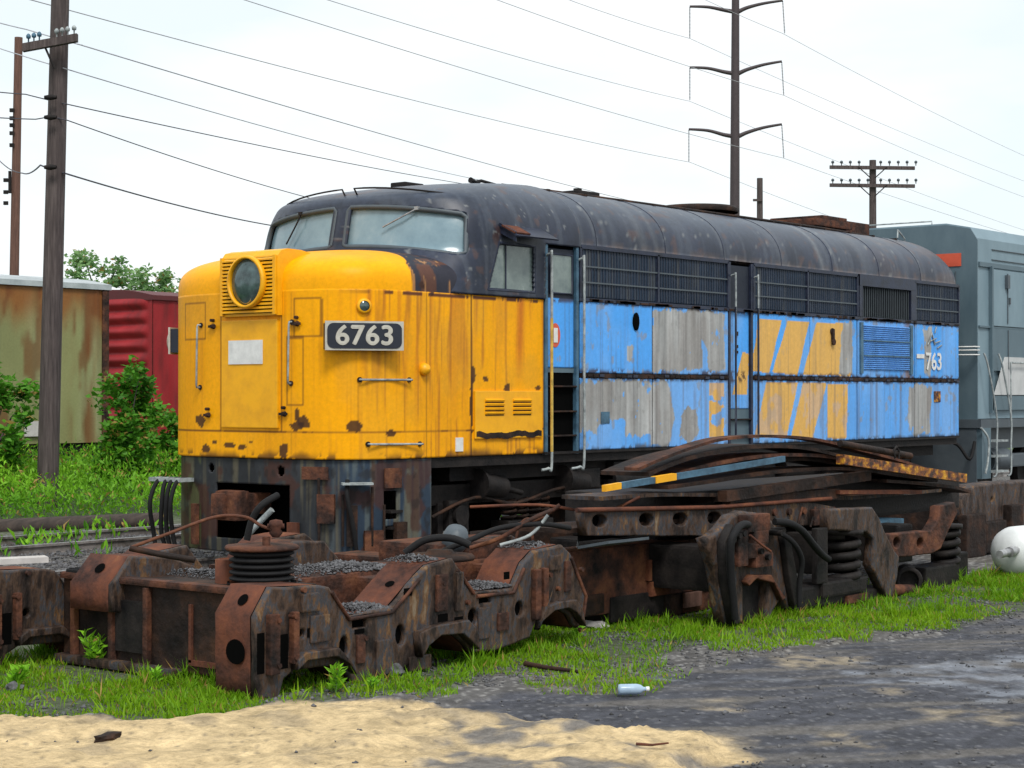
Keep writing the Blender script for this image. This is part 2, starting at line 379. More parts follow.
def gheight(x, y):
    h = np.full(np.shape(x), G)+.035*(fbm(x*.6, y*.6, 3)-.5)+.014*(fbm(x*5, y*5, 4)-.5)
    near = (x > -16) & (x < 8) & (y > -20) & (y < 0)
    sm = soft(SAND, x, y, .3, 1.1)*near
    h = h+sm*(.02+.10*fbm(x*1.6-y*.7, y*2.6+x*1.2, 21)+.022*(fbm(x*7, y*7, 8)-.5)+.012*(fbm(x*18, y*18, 81)-.5))
    asp = inpoly(x, y, ASPH); h = h-.012*asp
    # the land rises a little beyond the second track
    h = h+.30*sstep(8.3, 13, y)
    return h
def gcol(x, y, z):
    n1 = fbm(x*1.1, y*1.1, 31); n2 = fbm(x*9, y*9, 33); n3 = fbm(x*40, y*40, 35, 2)
    c = np.zeros(x.shape+(3,))+np.array((.105, .10, .098)); c *= (.5+1.0*n2)[..., None]
    c = mixc(c, (n3 > .68)*.7, (.30, .29, .28))
    c = mixc(c, sstep(.45, .7, n1)*.35, (.13, .11, .075))
    asp = soft(ASPH, x, y, .25, 1.4); ca = np.zeros(c.shape)+np.array((.062, .064, .076)); ca *= (.6+.8*fbm(x*3, y*9, 37))[..., None]
    ca = mixc(ca, (n3 > .74)*.5, (.20, .20, .21))
    tr = fbm((x*.75-y*.62)*.7, (x*.62+y*.75)*5, 71)
    ca = mixc(ca, sstep(.50, .72, tr)*.45, (.19, .17, .145))
    c = c*(1-asp[..., None])+ca*asp[..., None]
    for p in PATCH: c = mixc(c, soft(p, x, y, .45, 3)*sstep(.3, .7, n2+.1)*.8, (.30, .25, .18))
    for p in WET: c = mixc(c, soft(p, x, y, .6, 2)*.65*sstep(.3, .6, fbm(x*5, y*5, 91)), (.24, .26, .30))
    g = soft(GRASS, x, y); c = mixc(c, g*.6, (.05, .075, .022))
    s = soft(SAND, x, y, .22, 1.5)*(1-.0*asp)
    cs = np.zeros(c.shape)+np.array((.57, .43, .24)); cs *= (.78+.36*fbm(x*2, y*5, 41))[..., None]
    dk = sstep(.60, .70, fbm(x*3.1+4, y*4.3, 43))*.45; cs = mixc(cs, dk, (.22, .18, .13)); cs = mixc(cs, (n3 > .8)*.6, (.12, .10, .08))
    edge = soft(gp([(450, 722), (560, 727), (740, 735), (740, 800), (500, 900), (380, 900), (440, 760)]), x, y, .3, 2)
    cs = mixc(cs, edge*sstep(.35, .6, fbm(x*4, y*4, 47)), (.17, .155, .14))
    c = c*(1-s[..., None])+cs*s[..., None]
    far_ = sstep(8, 10, y)*.8; c = mixc(c, far_, (.05, .09, .025))
    far2 = sstep(25, 80, np.hypot(x, y)); c = mixc(c, far2, (.07, .11, .04))
    return c
def axis(a0, a1, st, lo, hi, a2, st2):
    mid = np.concatenate([np.arange(a0, a1+1e-6, st), np.arange(a1+st2, a2, st2)]); out = [mid]
    l = []; v = a0; d = st
    while v > lo: d = min(d*1.35, 60); v -= d; l.append(v)
    u = []; v = mid[-1]; d = st2
    while v < hi: d = min(d*1.22, 60); v += d; u.append(v)
    return np.concatenate([l[::-1], mid, u])
xs = axis(-8.8, 5.5, .032, -900, 1500, 18, .10); ys = axis(-10.6, -2.6, .032, -700, 1500, 13, .10)
XX, YY = np.meshgrid(xs, ys, indexing='ij')
ZZ = gheight(XX, YY)
tag(grid('ground', np.stack([XX, YY, ZZ], -1), 'ground', None, gcol), 'gravel, grass and sand covered yard ground', kind='structure')
print('ground', XX.shape)

# ------------------------------------------------------------------ stones
def stones(name, P, size, m, parent=None, seed=3):
    r = np.random.default_rng(seed); n = len(P); off = np.array(wloc(parent))
    base = np.array([(1, 0, 0), (-1, 0, 0), (0, 1, 0), (0, -1, 0), (0, 0, 1), (0, 0, -1)], float)
    fa = np.array([(0, 2, 4), (2, 1, 4), (1, 3, 4), (3, 0, 4), (2, 0, 5), (1, 2, 5), (3, 1, 5), (0, 3, 5)])
    s = size*(.45+1.1*r.random((n, 1, 1))**2)*(.6+.7*r.random((n, 1, 3))); s[..., 2] *= .7
    a = r.random(n)*2*PI; ca, sa = np.cos(a), np.sin(a)
    V = base[None]*s+r.normal(size=(n, 6, 3))*size*.12
    V = np.stack([V[..., 0]*ca[:, None]-V[..., 1]*sa[:, None], V[..., 0]*sa[:, None]+V[..., 1]*ca[:, None], V[..., 2]], -1)+P[:, None, :]-off
    Q = (fa[None]+6*np.arange(n)[:, None, None]).reshape(-1)
    me = bpy.data.meshes.new(name); me.vertices.add(6*n); me.vertices.foreach_set('co', V.astype(np.float32).ravel())
    me.loops.add(len(Q)); me.loops.foreach_set('vertex_index', Q.astype(np.int32)); me.polygons.add(8*n)
    me.polygons.foreach_set('loop_start', np.arange(0, len(Q), 3, dtype=np.int32)); me.update(calc_edges=True)
    return mkobj(name, me, m, parent)
n = 26000
px_ = rng.uniform(-8.8, 5.5, n); py_ = rng.uniform(-9.5, -2.4, n)
ok = (fbm(px_*1.3, py_*1.3, 61) > .46) & (~inpoly(px_, py_, SAND) | (rng.random(n) < .02)) & (~inpoly(px_, py_, ASPH) | (rng.random(n) < .16))
px_, py_ = px_[ok], py_[ok]
tag(stones('gravel', np.stack([px_, py_, gheight(px_, py_)+.004], 1), .016, 'stone', seed=5), 'loose crushed grey gravel on the yard floor', 'gravel', kind='stuff')

# ------------------------------------------------------------------ grass
def grass_field():
    n = 330000
    x = rng.uniform(-9.5, 7.5, n); y = rng.uniform(-8.5, -1.8, n)
    a = soft(GRASS, x, y, .25, 1.5); t = soft(THIN, x, y, .2, 1.5)
    dens = a*(.10+1.0*sstep(.38, .56, fbm(x*1.8, y*1.8, 51)))+t*.5*sstep(.52, .62, fbm(x*2, y*2, 53))
    dens = dens*(1-.93*soft(SAND, x, y, .2, 1.5))
    k = rng.random(n) < dens; x, y = x[k], y[k]
    cl = fbm(x*2.2, y*2.2, 55)
    h = (.02+.14*cl**2.2+.08*(vnoise(x*9, y*9, 3) > .82))*(.6+.8*rng.random(len(x)))
    d = np.stack([rng.normal(0, .42, len(x)), rng.normal(0, .42, len(x)), np.ones(len(x))], 1)
    print('grass', len(x))
    P = np.stack([x, y, gheight(x, y)-.01], 1)
    o = leaves('grass', P, d, h, .0052, 'grass', cmix=np.clip(.1+1.0*fbm(x*1.1, y*1.1, 57), 0, 1))
    tag(o, 'short bright green grass growing round the bogie frames', 'grass', kind='stuff')
grass_field()
def weeds_field():
    # tall weeds between the second track and the stored box cars
    n = 130000
    x = rng.uniform(-9, 26, n); y = 9.5+6.7*rng.random(n)
    cl = fbm(x*.9, y*.9, 63); hh = (.28+.85*cl**1.3)*(.65+.45*sstep(9.9, 11.5, y))
    z = gheight(x, y)+hh*rng.random(n)**.8
    k = rng.random(n) < .35+.65*cl; x, y, z = x[k], y[k], z[k]
    d = np.stack([rng.normal(0, .7, len(x)), rng.normal(0, .7, len(x)), .35+rng.random(len(x))], 1)
    P = np.stack([x, y, z], 1)
    o = leaves('weeds', P, d, .11, .016, 'weed', seed=9, cmix=np.clip(-.1+1.3*fbm(x*.8+7, y*.8+z*2, 65), 0, 1))
    tag(o, 'tall bright green weeds massed beyond the second track', 'weeds', kind='stuff')
    n = 9000
    x = rng.uniform(-6, 14, n); y = rng.uniform(3.6, 8.8, n)
    k = fbm(x*1.3, y*1.3, 67) > .64; x, y = x[k], y[k]
    d = np.stack([rng.normal(0, .6, len(x)), rng.normal(0, .6, len(x)), np.ones(len(x))], 1)
    o = leaves('track_weeds', np.stack([x, y, gheight(x, y)+.15*rng.random(len(x))], 1), d, .17, .02, 'weed', seed=10)
    tag(o, 'patchy low weeds sprouting along the second track', 'weeds', kind='stuff')
weeds_field()

# ------------------------------------------------------------------ tracks
def track(yc, label, x0=-30, x1=60, s0=-10, s1=26):
    t = thing('railway_track', (0, yc, G), label, 'railway track')
    b = MB(); b.add([(x0, yc-1.75, G-.02), (x0, yc-1.3, G+.05), (x0, yc+1.3, G+.05), (x0, yc+1.75, G-.02), (x1, yc-1.75, G-.02), (x1, yc-1.3, G+.05), (x1, yc+1.3, G+.05), (x1, yc+1.75, G-.02)],
                     [(0, 1, 5, 4), (1, 2, 6, 5), (2, 3, 7, 6)]); b.build('ballast_bed', 'ballast', t)
    for sg in (-1, 1):
        y = yc+sg*.7175; z = -.2
        prof = [(-.07, -.15), (.07, -.15), (.07, -.135), (.012, -.115), (.012, -.04), (.036, -.03), (.036, 0), (-.036, 0), (-.036, -.03), (-.012, -.04), (-.012, -.115), (-.07, -.135)]
        v = [(x, y+a, z+.02+c) for x in (x0, x1) for a, c in prof]; m = len(prof)
        b = MB(); b.add(v, [(i, (i+1) % m, m+(i+1) % m, m+i) for i in range(m)]); b.mi = [1 if i == 6 else 0 for i in range(m)]; b.build('rail', ('railtop', 'steel'), t)
    for k in range(int((s1-s0)/.55)):
        x = s0+k*.55
        b = MB(); b.box(x-.11, x+.11, yc-1.25+random.uniform(-.06, .06), yc+1.25, G-.05, G+.052+random.uniform(-.01, .01), .012)
        b.build('sleeper', 'sleeper', t)
    return t
track(1.65, 'railway track that carries the yellow and blue locomotive', s0=-6, s1=16)
track(6.2, 'empty weedy railway track running behind the locomotive', s0=-7, s1=14)

n = 22000
sx_ = rng.uniform(-7, 4, n); sy_ = rng.uniform(-.6, 8.6, n)
tag(stones('track_ballast', np.stack([sx_, sy_, np.where(np.minimum(np.abs(sy_-1.65), np.abs(sy_-6.2)) < 1.5, G+.05, gheight(sx_, sy_))+.004], 1), .032, 'stone', seed=25), 'grey ballast stones between and around the rails', 'ballast', kind='stuff')
# ================================================================== LOCOMOTIVE
YC, HW = 1.65, 1.66
LOCO = thing('diesel_locomotive', (7.4, 1.55, -.2), 'derelict diesel locomotive, yellow rounded nose numbered 6763, faded blue body with navy roof', 'locomotive')
YEL = (.93, .40, .001)
def nplan(t, n=3.4, a=1.25, b=HW, x0=.02):
    s, c = math.sin(t), math.cos(t)
    return x0+a-a*abs(c)**(2/n), YC-math.copysign(abs(s)**(2/n), s)*b
def nose_path(step=.02, xend=3.45):
    """plan outline from the far rear round the front to the near rear, even steps"""
    raw = [(xend, YC+HW)]+[nplan(-PI/2+PI*k/600) for k in range(601)]+[(xend, -.01)]
    raw = np.array(raw); d = np.r_[0, np.cumsum(np.hypot(*np.diff(raw, axis=0).T))]
    n = int(d[-1]/step); u = np.linspace(0, d[-1], n)
    return np.stack([np.interp(u, d, raw[:, 0]), np.interp(u, d, raw[:, 1])], 1)
NP_ = nose_path()
def blotch(x, z, cx, cz, rx, rz, s=1):
    r = np.hypot((x-cx)/rx, (z-cz)/rz)+(fbm(x*14+s, z*14, s)-.5)*1.1
    return (r < 1)*1.
def line(v, p, w=.011): return (np.abs(v-p) < w)*1.
RUST = (.13, .045, .018)
DKR = (.05, .022, .015)
def paint_nose(x, y, z):
    s = x-y                     # runs along the surface
    c = np.zeros(x.shape+(3,))+np.array(YEL)
    c *= (.90+.2*fbm(s*1.3, z*1.3, 2))[..., None]
    c = mixc(c, sstep(.45, .75, fbm(s*1.2+3, z*.9, 4))*.35, (.72, .29, .008))
    st = fbm(s*13, z*.55, 6, 3); st2 = fbm(s*30, z*.9, 7, 2)
    side = sstep(.1, .8, x)*(y < 1)
    drip = sstep(.54, .70, st)*(.25+.75*side)*(.35+.65*sstep(1.4, 2.7, z))
    c = mixc(c, drip*.50, (.56, .17, .012))
    c = mixc(c, sstep(.62, .78, st2)*(.15+.4*side), (.32, .09, .02))
    c = mixc(c, sstep(.5, .7, fbm(s*2, z*1.5, 16))*.18, (.40, .26, .05))
    # a broad orange rust run under the cab window
    c = mixc(c, np.exp(-((x-2.98-.04*(z-2))/.07)**2)*(y < .5)*.75*sstep(1.7, 2.4, z), (.48, .10, .015))
    c = mixc(c, np.exp(-((x-2.62)/.10)**2)*(y < .5)*.35*sstep(1.9, 2.6, z), (.45, .17, .03))
    for xx in (.45, .62, .95, 1.18, 1.5, 1.7): c = mixc(c, np.exp(-((x-xx-.03*np.sin(z*5))/.022)**2)*(y < 1)*.55*sstep(1.1, 2.8, z), (.32, .09, .02))
    # seams
    dark = (.14, .05, .012)
    zs = 1.30
    c = mixc(c, line(z, zs, .012)*(.6+.4*(fbm(s*5, z, 8) > .5)), dark)
    front = (x < .6)
    for yy in (2.0, 1.02): c = mixc(c, line(y, yy)*front*(z > zs)*.8, dark)
    for yy in (1.12, .88): c = mixc(c, line(y, yy)*front*(z < 2.86)*(z > 1.02)*(yy < 1)*.5, (.45, .19, .01))
    for (ya, yb, za, zb) in ((.50, .84, 2.36, 2.78), (2.28, 2.72, 2.36, 2.78), (.72, .94, 1.6, 2.35)):
        fr = ((np.abs(y-ya) < .011) | (np.abs(y-yb) < .011))*(z > za)*(z < zb)+((np.abs(z-za) < .011) | (np.abs(z-zb) < .011))*(y > ya)*(y < yb)
        c = mixc(c, fr*front*.7, dark)
    for (xa, xb, za, zb) in ((.38, .95, 1.30, 1.88), ):
        fr = ((np.abs(x-xa) < .010) | (np.abs(x-xb) < .010))*(z > za)*(z < zb)+((np.abs(z-za) < .010) | (np.abs(z-zb) < .010))*(x > xa)*(x < xb)
        c = mixc(c, fr*(y < 1)*.55, (.35, .13, .01))
    c = mixc(c, line(x, 1.30, .012)*(y < .5)*.7, (.30, .12, .01)); c = mixc(c, line(x, 2.08, .013)*(y < .5), (.07, .03, .012))
    # heavier corrosion
    c = mixc(c, line(z, 2.845, .016)*side*(fbm(s*7, z*0, 12) > .42), RUST)
    edge = sstep(1.10, 1.0, z+.10*(fbm(s*6, z*3, 14)-.5)); c = mixc(c, edge*(fbm(s*5, z*5, 18) > .45)*.8, DKR)
    f = front & (y > .05)
    sp = [(.72, 1.40, .09, .07), (.80, 1.37, .10, .05), (2.38, 1.41, .08, .07), (2.26, 1.10, .08, .05), (.80, 1.50, .03, .07), (1.0, 1.10, .07, .09), (1.85, 1.14, .08, .03), (1.65, 1.12, .07, .03), (1.5, 1.18, .03, .02), (2.1, 1.17, .04, .02), (.2, 1.36, .05, .06)]
    for i, (a, b, p, q) in enumerate(sp): c = mixc(c, blotch(y, z, a, b, p, q, 20+i)*f*.92, DKR)
    sp = [(2.12, 1.95, .045, .10), (2.09, 1.6, .03, .33), (2.35, 1.9, .05, .03), (1.4, 2.86, .05, .03), (3.35, 1.80, .07, .03), (2.75, 1.78, .06, .06), (.75, 1.29, .07, .04), (2.9, 2.9, .3, .03)]
    for i, (a, b, p, q) in enumerate(sp): c = mixc(c, blotch(x, z, a, b, p, q, 40+i)*(y < .3)*.92, DKR)
    return c
zz = np.linspace(1.0, 2.88, 95)
P = np.zeros((len(NP_), len(zz), 3)); P[..., 0] = NP_[:, 0:1]; P[..., 1] = NP_[:, 1:2]; P[..., 2] = zz
grid('nose_shell', P, 'paint', LOCO, paint_nose, thick=.02)
# hood dome above the number board
sv = np.r_[np.linspace(0, .25, 6), np.linspace(.30, .995, 34), 1.0]
zd = 2.86+.545*sv
P = np.zeros((len(NP_), len(sv), 3))
sc_ = (1-sv**3.7)**(1/2.5)
for k, (s_, z_) in enumerate(zip(sc_, zd)):
    P[:, k, 0] = 1.9-(1.9-NP_[:, 0])*s_
    P[:, k, 1] = YC+(NP_[:, 1]-YC)*s_; P[:, k, 2] = z_+.012
P[..., 0] = np.minimum(P[..., 0], 2.0)
def paint_dome(x, y, z):
    s = x-y; c = np.zeros(x.shape+(3,))+np.array(YEL)
    c *= (.92+.16*fbm(x*2, y*2, 2))[..., None]
    c = mixc(c, sstep(.55, .75, fbm(x*3+3, y*3, 4))*.3, (.65, .27, .008))
    # navy anti-glare panel in front of the right-hand glass, ragged rusty edge
    e = x+(1.55-y)*.0-(1.06+.33*np.clip((y-.1)/1.4, 0, 1)**.5)+.05*(fbm(s*6, z*6, 5)-.5)
    blk = sstep(-.01, .02, e)*(y < 1.5)
    e2 = x-1.42+.05*(fbm(y*6, z*6, 5)-.5); blk = np.maximum(blk, sstep(-.01, .02, e2))
    c = mixc(c, blk, (.030, .030, .042)); c = mixc(c, blk*sstep(.60, .66, fbm(x*7, y*7, 25))*.8, (.12, .05, .03))
    c = mixc(c, blk*sstep(.70, .74, fbm(x*11, y*11, 26)), (.36, .18, .07))
    c = mixc(c, blotch(x, z, 1.22, 2.95, .05, .04, 3)*(y < .4), DKR)
    return c
grid('hood_top', P, 'paint', LOCO, paint_dome)
# headlight housing
yc, zc = 1.47, 2.96
HH = MB(); HH.smooth = False
hy0, hy1 = yc-.46, yc+.46
prof = [(-.035, 2.60), (-.042, 3.20), (-.025, 3.27), (.02, 3.325), (.12, 3.35), (.32, 3.345), (.70, 3.28), (.9, 3.1), (.90, 2.60)]
v = [(x, y, z) for y in (hy0, hy1) for x, z in prof]; m = len(prof)
HH.add(v, [(i, m+i, m+(i+1) % m, (i+1) % m) for i in range(m)]); HH.add(v, [list(range(m)), list(range(m, 2*m))[::-1]])
HH.build('headlight_housing', 'yel', LOCO)
g = MB()
g.m = 0; g.box(-.050, -.043, hy0+.05, hy1-.05, 2.63, 3.25)
g.m = 1
for k in range(15):
    z = 2.65+k*.0415; g.obox((-.062, yc, z), (.010, 0, .006), (0, .42, 0), (0, 0, .009))
for y in (hy0+.03, hy1-.03): g.box(-.07, -.042, y-.02, y+.02, 2.61, 3.27)
g.build('headlight_grille', ('black', 'yel'), LOCO)
h = MB(); h.lathe([(.20, 0), (.29, .01), (.30, .05), (.295, .085), (.265, .095), (.262, .06), (.262, .03)], (-.04, yc-.02, zc+.02), (-1, 0, 0), 40)
hl = h.build('headlight', 'yel', LOCO)
h = MB(); h.lathe([(.264, 0), (.22, .028), (.12, .045), (.001, .05)], (-.078, yc-.02, zc+.02), (-1, 0, 0), 40); h.build('lens', 'lens', hl)
h = MB()
for i in range(2): h.lathe([(.10, 0), (.11, .01), (.10, .02)], (-.09, yc-.02, zc+.12-.24*i), (-1, 0, 0), 20)
h.build('bulb', 'steel', hl)
# front door, sign, number boards, lamps, grabs
d = MB(); d.box(-.002, .04, 1.05, 1.97, 1.34, 2.56, .012); nd = d.build('nose_door', 'yel', LOCO)
d = MB(); d.box(-.012, -.004, 1.28, 1.84, 2.06, 2.33); s_ = d.build('blank_sign', 'white', LOCO); s_['label'] = 'blank white rectangle on the nose door'
def surf(t, z, o=0.):
    x, y = nplan(t); x2, y2 = nplan(t+.01); tx, ty = x2-x, y2-y; l = math.hypot(tx, ty); tx /= l; ty /= l
    return Vector((x, y, z))+o*Vector((ty, -tx, 0)) if False else Vector((x, y, z))+o*Vector((ty, -tx, 0)), Vector((tx, ty, 0)), Vector((ty, -tx, 0))
def number_board(a, b, z0, z1, txt, bulge=.235):
    A = Vector((*nplan(a), 0)); B = Vector((*nplan(b), 0)); t = (B-A).normalized(); c = (A+B)/2; c.z = (z0+z1)/2
    nrm = Vector((t.y, -t.x, 0))
    if nrm.dot(c-Vector((1.5, YC, c.z))) < 0: nrm = -nrm
    c2 = c+nrm*bulge; hw = (B-A).length/2; hh = (z1-z0)/2
    bd = MB(); bd.m = 1; bd.obox(c2-nrm*.14, t*(hw-.02), nrm*.12, Vector((0, 0, hh-.02))); bd.m = 0; bd.obox(c2-nrm*.012, t*hw, nrm*.010, Vector((0, 0, hh))); o = bd.build('number_board', ('rim', 'numb'), LOCO)
    # round-cornered dark face
    pl = []; r = .07; ww, wh = hw-.022, hh-.022
    for q, (sx, sy) in enumerate(((1, 1), (-1, 1), (-1, -1), (1, -1))):
        for k in range(6):
            an = q*PI/2+k*PI/10; pl.append((sx*(ww-r)+r*math.cos(an), sy*(wh-r)+r*math.sin(an)))
    m = len(pl); v = [c2+t*u+Vector((0, 0, vv))+nrm*e for e in (-.004, .006) for u, vv in pl]
    fc = MB(); fc.add(v, [[m+i for i in range(m)], *[(i, (i+1) % m, m+(i+1) % m, m+i) for i in range(m)]]); fc.build('board_face', 'numb', o)
    if txt:
        X = t if t.x > 0 else -t; Zv = nrm
        mt = Matrix(((X.x, 0, Zv.x, 0), (X.y, 0, Zv.y, 0), (X.z, 1, Zv.z, 0), (0, 0, 0, 1)))
        mt = Matrix.Translation(c2+nrm*.010+Vector((0, 0, -.005))) @ mt @ Matrix.Diagonal((1.05, 1, 1, 1))
        for k, dx in enumerate((-.009, .009, 0, 0)):
            dz = (0, 0, -.007, .007)[k]
            jj = text('digits', txt, .30, Matrix.Translation(X*dx+Vector((0, 0, dz))+nrm*.0012*k) @ mt, 'rim', o, .002, 0, 1.06)
            if k == 0: base_ = jj
            else: merge_(base_, jj)
number_board(.565, 1.418, 2.20, 2.52, '6763')
number_board(-.80, -1.40, 2.20, 2.52, '6763', .13)
def grab(t0, z0, t1, z1, name='grab_iron', m='hand', off=.06, r=.012):
    a, _, na = surf(t0, z0, 0); b, _, nb = surf(t1, z1, 0)
    MB().tube(smooth_pts([a, a+na*off, b+nb*off, b], 3) if 0 else [a, a+na*off*.9, a+(b-a)*.04+na*off, b+(a-b)*.04+nb*off, b+nb*off*.9, b], r, 8).build(name, m, LOCO)
    for u_, w_ in ((a, na), (b, nb)): MB().cyl(u_-w_*.01, u_+w_*.015, .03, n=10).build('grab_bracket', 'rustD', LOCO)
grab(.986, 1.88, 1.50, 1.88); grab(1.08, 1.17, 1.56, 1.16)
grab(.283, 2.52, .275, 1.84); grab(-.236, 2.52, -.245, 1.80)
a, t, nn = surf(1.033, 2.69); h = MB(); h.lathe([(.075, -.01), (.085, .02), (.08, .035), (.058, .04)], a, nn, 20); lo_ = h.build('marker_lamp', 'yel', LOCO)
h = MB(); h.lathe([(.058, .03), (.03, .045), (.001, .05)], a, nn, 20); h.build('lens', 'lens', lo_)
h = MB(); h.lathe([(.06, -.02), (.075, .02), (.06, .06), (.02, .085), (.001, .09)], (1.25, -.01, 2.0), (0, -1, 0), 18); h.build('class_lamp', 'yel', LOCO)
d = MB(); d.box(1.80, 1.93, -.022, -.008, 1.06, 1.22); q = d.build('builder_plate', 'white', LOCO)
for (tt, zz_) in ((.22, 1.5), (-.16, 1.48), (.33, 2.5), (-.12, 2.5)):
    a, t, nn = surf(tt, zz_); h = MB(); h.cyl(a-nn*.01, a+nn*.05, .035, .02, 10); h.cyl(a+Vector((0, 0, .07)), a+Vector((0, 0, .07))+nn*.05, .018, n=8); h.obox(a+nn*.03, t*.06, nn*.008, Vector((0, 0, .015))); h.build('door_latch', 'rustD', LOCO)
# side louvre box under the cab window
d = MB(); d.box(2.13, 3.40, -.035, -.012, 1.20, 1.76, .008)
lb = d.build('battery_box_door', 'yel', LOCO)
for cx_ in (2.48, 3.0):
    d = MB()
    for k in range(4): d.m = 0; d.obox((cx_, -.042, 1.50+k*.05), (.17, 0, 0), (0, .012, .006), (0, -.004, .010))
    for k in range(4): d.m = 1; d.box(cx_-.17, cx_+.17, -.040, -.036, 1.47+k*.05, 1.482+k*.05)
    d.build('louvre', ('yel', 'rustD'), lb)

r_ = np.linspace(2.15, 3.38, 60); up = 1.245+.03*np.array([fbm(np.array([a*9]), np.array([0.]), 4)[0] for a in r_])*2; lowr = up-.05-.03*np.array([fbm(np.array([a*8]), np.array([3.]), 6)[0] for a in r_])
d = MB(); v = [(a, -.039, b) for a, b in zip(r_, up)]+[(a, -.039, b) for a, b in zip(r_, lowr)]
d.add(v, [(i, 60+i, 61+i, i+1) for i in range(59)]); d.build('rust_scab', 'rustD', lb)

# ---- dark core and underframe of the carbody
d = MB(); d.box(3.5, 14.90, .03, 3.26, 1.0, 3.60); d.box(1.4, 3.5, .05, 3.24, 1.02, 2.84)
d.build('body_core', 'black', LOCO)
d = MB(); d.box(1.3, 14.93, .02, 3.28, .88, 1.0); d.box(2, 14.5, .25, 3.0, .70, .88)
d.build('underframe', 'iron', LOCO)
# ---- cab shell and roof: horizontal slices
def halfw(z): return (HW-.005)*(1-np.clip((z-3.55)/.89, 0, 1)**2.5)**(1/2.5)
def cab_front(z, yp, ins=0.):
    base = 1.56+.20*(z-3.4)
    if z < 3.42: base -= (3.42-z)*.80
    if z > 4.0: base += 2.3*((z-4.0)/.42)**2.2
    w_ = float(halfw(min(z, 4.42)))-ins; u = min(abs(yp)/w_, 1)
    n_, a_ = (2.15, .86) if yp < 0 else (3., .66)
    return base+ins+a_*(1-(1-u**n_)**(1/n_))
def cab_slice(z, xend=4.18):
    w = float(halfw(z)); pts = []
    for k in range(121):
        an = -PI/2+PI*k/120; yy = w*math.copysign(abs(math.sin(an))**(2/3.), math.sin(an)); pts.append((min(cab_front(z, yy), xend), yy))
    a = [(pts[0][0]+(xend-pts[0][0])*k/70, -w) for k in range(70, 0, -1)]; b = [(pts[-1][0]+(xend-pts[-1][0])*k/70, w) for k in range(1, 71)]
    return a+pts+b
zl = np.r_[np.linspace(2.885, 3.42, 28), np.linspace(3.44, 3.98, 28), np.linspace(4.0, 4.42, 34), 4.434]
P = np.array([[(x, YC+y, z) for z in [zz0] for x, y in cab_slice(min(zz0, 4.432))] for zz0 in zl]).transpose(1, 0, 2)
NAVY = (.020, .026, .046)
def paint_navy(x, y, z):
    c = np.zeros(x.shape+(3,))+np.array(NAVY)
    c *= (.6+.9*fbm(x*2.2, (y+z)*2.2, 3))[..., None]
    top = sstep(3.7, 4.3, z); c = mixc(c, top*(.25+.50*fbm(x*1.5, y*3+z, 5)), (.075, .098, .135))
    st = fbm(x*9, z*.8, 6, 3); c = mixc(c, sstep(.55, .72, st)*.35, (.085, .10, .125))
    c = mixc(c, sstep(.67, .72, fbm(x*6, z*6+y*4, 27))*.45, (.10, .05, .035))
    c = mixc(c, sstep(.74, .80, fbm(x*15, z*11+y*11, 29))*.6, (.22, .23, .23))
    c = mixc(c, sstep(.55, .75, fbm(x*1.3, y*1.6+z, 77))*top*.18, (.11, .09, .08))
    return c
def cutwin(P):
    # faces that lie where the windscreens and the side window go are left open
    c = (P[:-1, :-1]+P[1:, 1:])/2; x, y, z = c[..., 0], c[..., 1], c[..., 2]
    side = (y < .03) & inpoly(x, z, [(2.38, 2.97), (2.58, 3.50), (3.24, 3.50), (3.24, 2.97)])
    ay = np.abs(y-YC); zq = z+.12*(ay/1.45)**2
    fr = (x < 2.45) & (zq > 3.475) & (zq < 3.97) & (ay > .09) & (ay < np.where(y < YC, 1.565, 1.50)-.14*(z-3.47))
    door = (x > 3.46) & (z < 3.56) & (y < .05)
    return ~(side | fr | door)
grid('cab_shell', P, 'roofpaint', LOCO, paint_navy, keep=cutwin(P), thick=.03)
# windscreens: curved panes just inside, with frames
def screen(sg):
    ys_ = np.linspace(.06, 1.62, 46); zs_ = np.linspace(3.33, 4.0, 12)
    P = np.zeros((46, 12, 3))
    for i, a in enumerate(ys_):
        for j, z in enumerate(zs_):
            P[i, j] = (cab_front(z, sg*a, .03), YC+sg*min(a, float(halfw(z))-.03), z)
    o = grid('windscreen', P if sg > 0 else P[::-1], 'glass', LOCO)
    def q(a, z, e=-.006): z -= .12*(a/1.45)**2; return (cab_front(z, sg*a)+e, YC+sg*a, z)
    e_ = .095 if sg < 0 else 0
    ring = [(.10, 3.505), (.095, 3.92)]+[(.14+(1.24+e_)*k/12, 3.965) for k in range(13)]+[(1.43+e_, 3.93), (1.485+e_, 3.52)]+[(1.44+e_-(1.28+e_)*k/12, 3.48) for k in range(13)]+[(.10, 3.505)]
    MB().tube([q(*r) for r in ring], .032, 8).build('gasket', 'greyD', o)
    if sg < 0: w_ = [q(1.05, 3.97, -.02), q(.92, 3.87, -.04), q(.66, 3.72, -.03)]
    else: w_ = [q(.72, 3.97, -.02), q(.76, 3.85, -.04), q(.92, 3.62, -.03)]
    MB().tube(w_, .011, 6).obox(w_[0], (.03, 0, 0), (0, .03, 0), (0, 0, .02)).build('wiper', 'steel' if sg < 0 else 'iron', LOCO)
screen(-1); screen(1)
d = MB(); d.box(2.1, 4.1, .30, 3.0, 2.9, 3.1); d.box(2.75, 2.85, .3, 3.0, 3.1, 4.0); d.build('cab_bulkhead', 'black', LOCO)
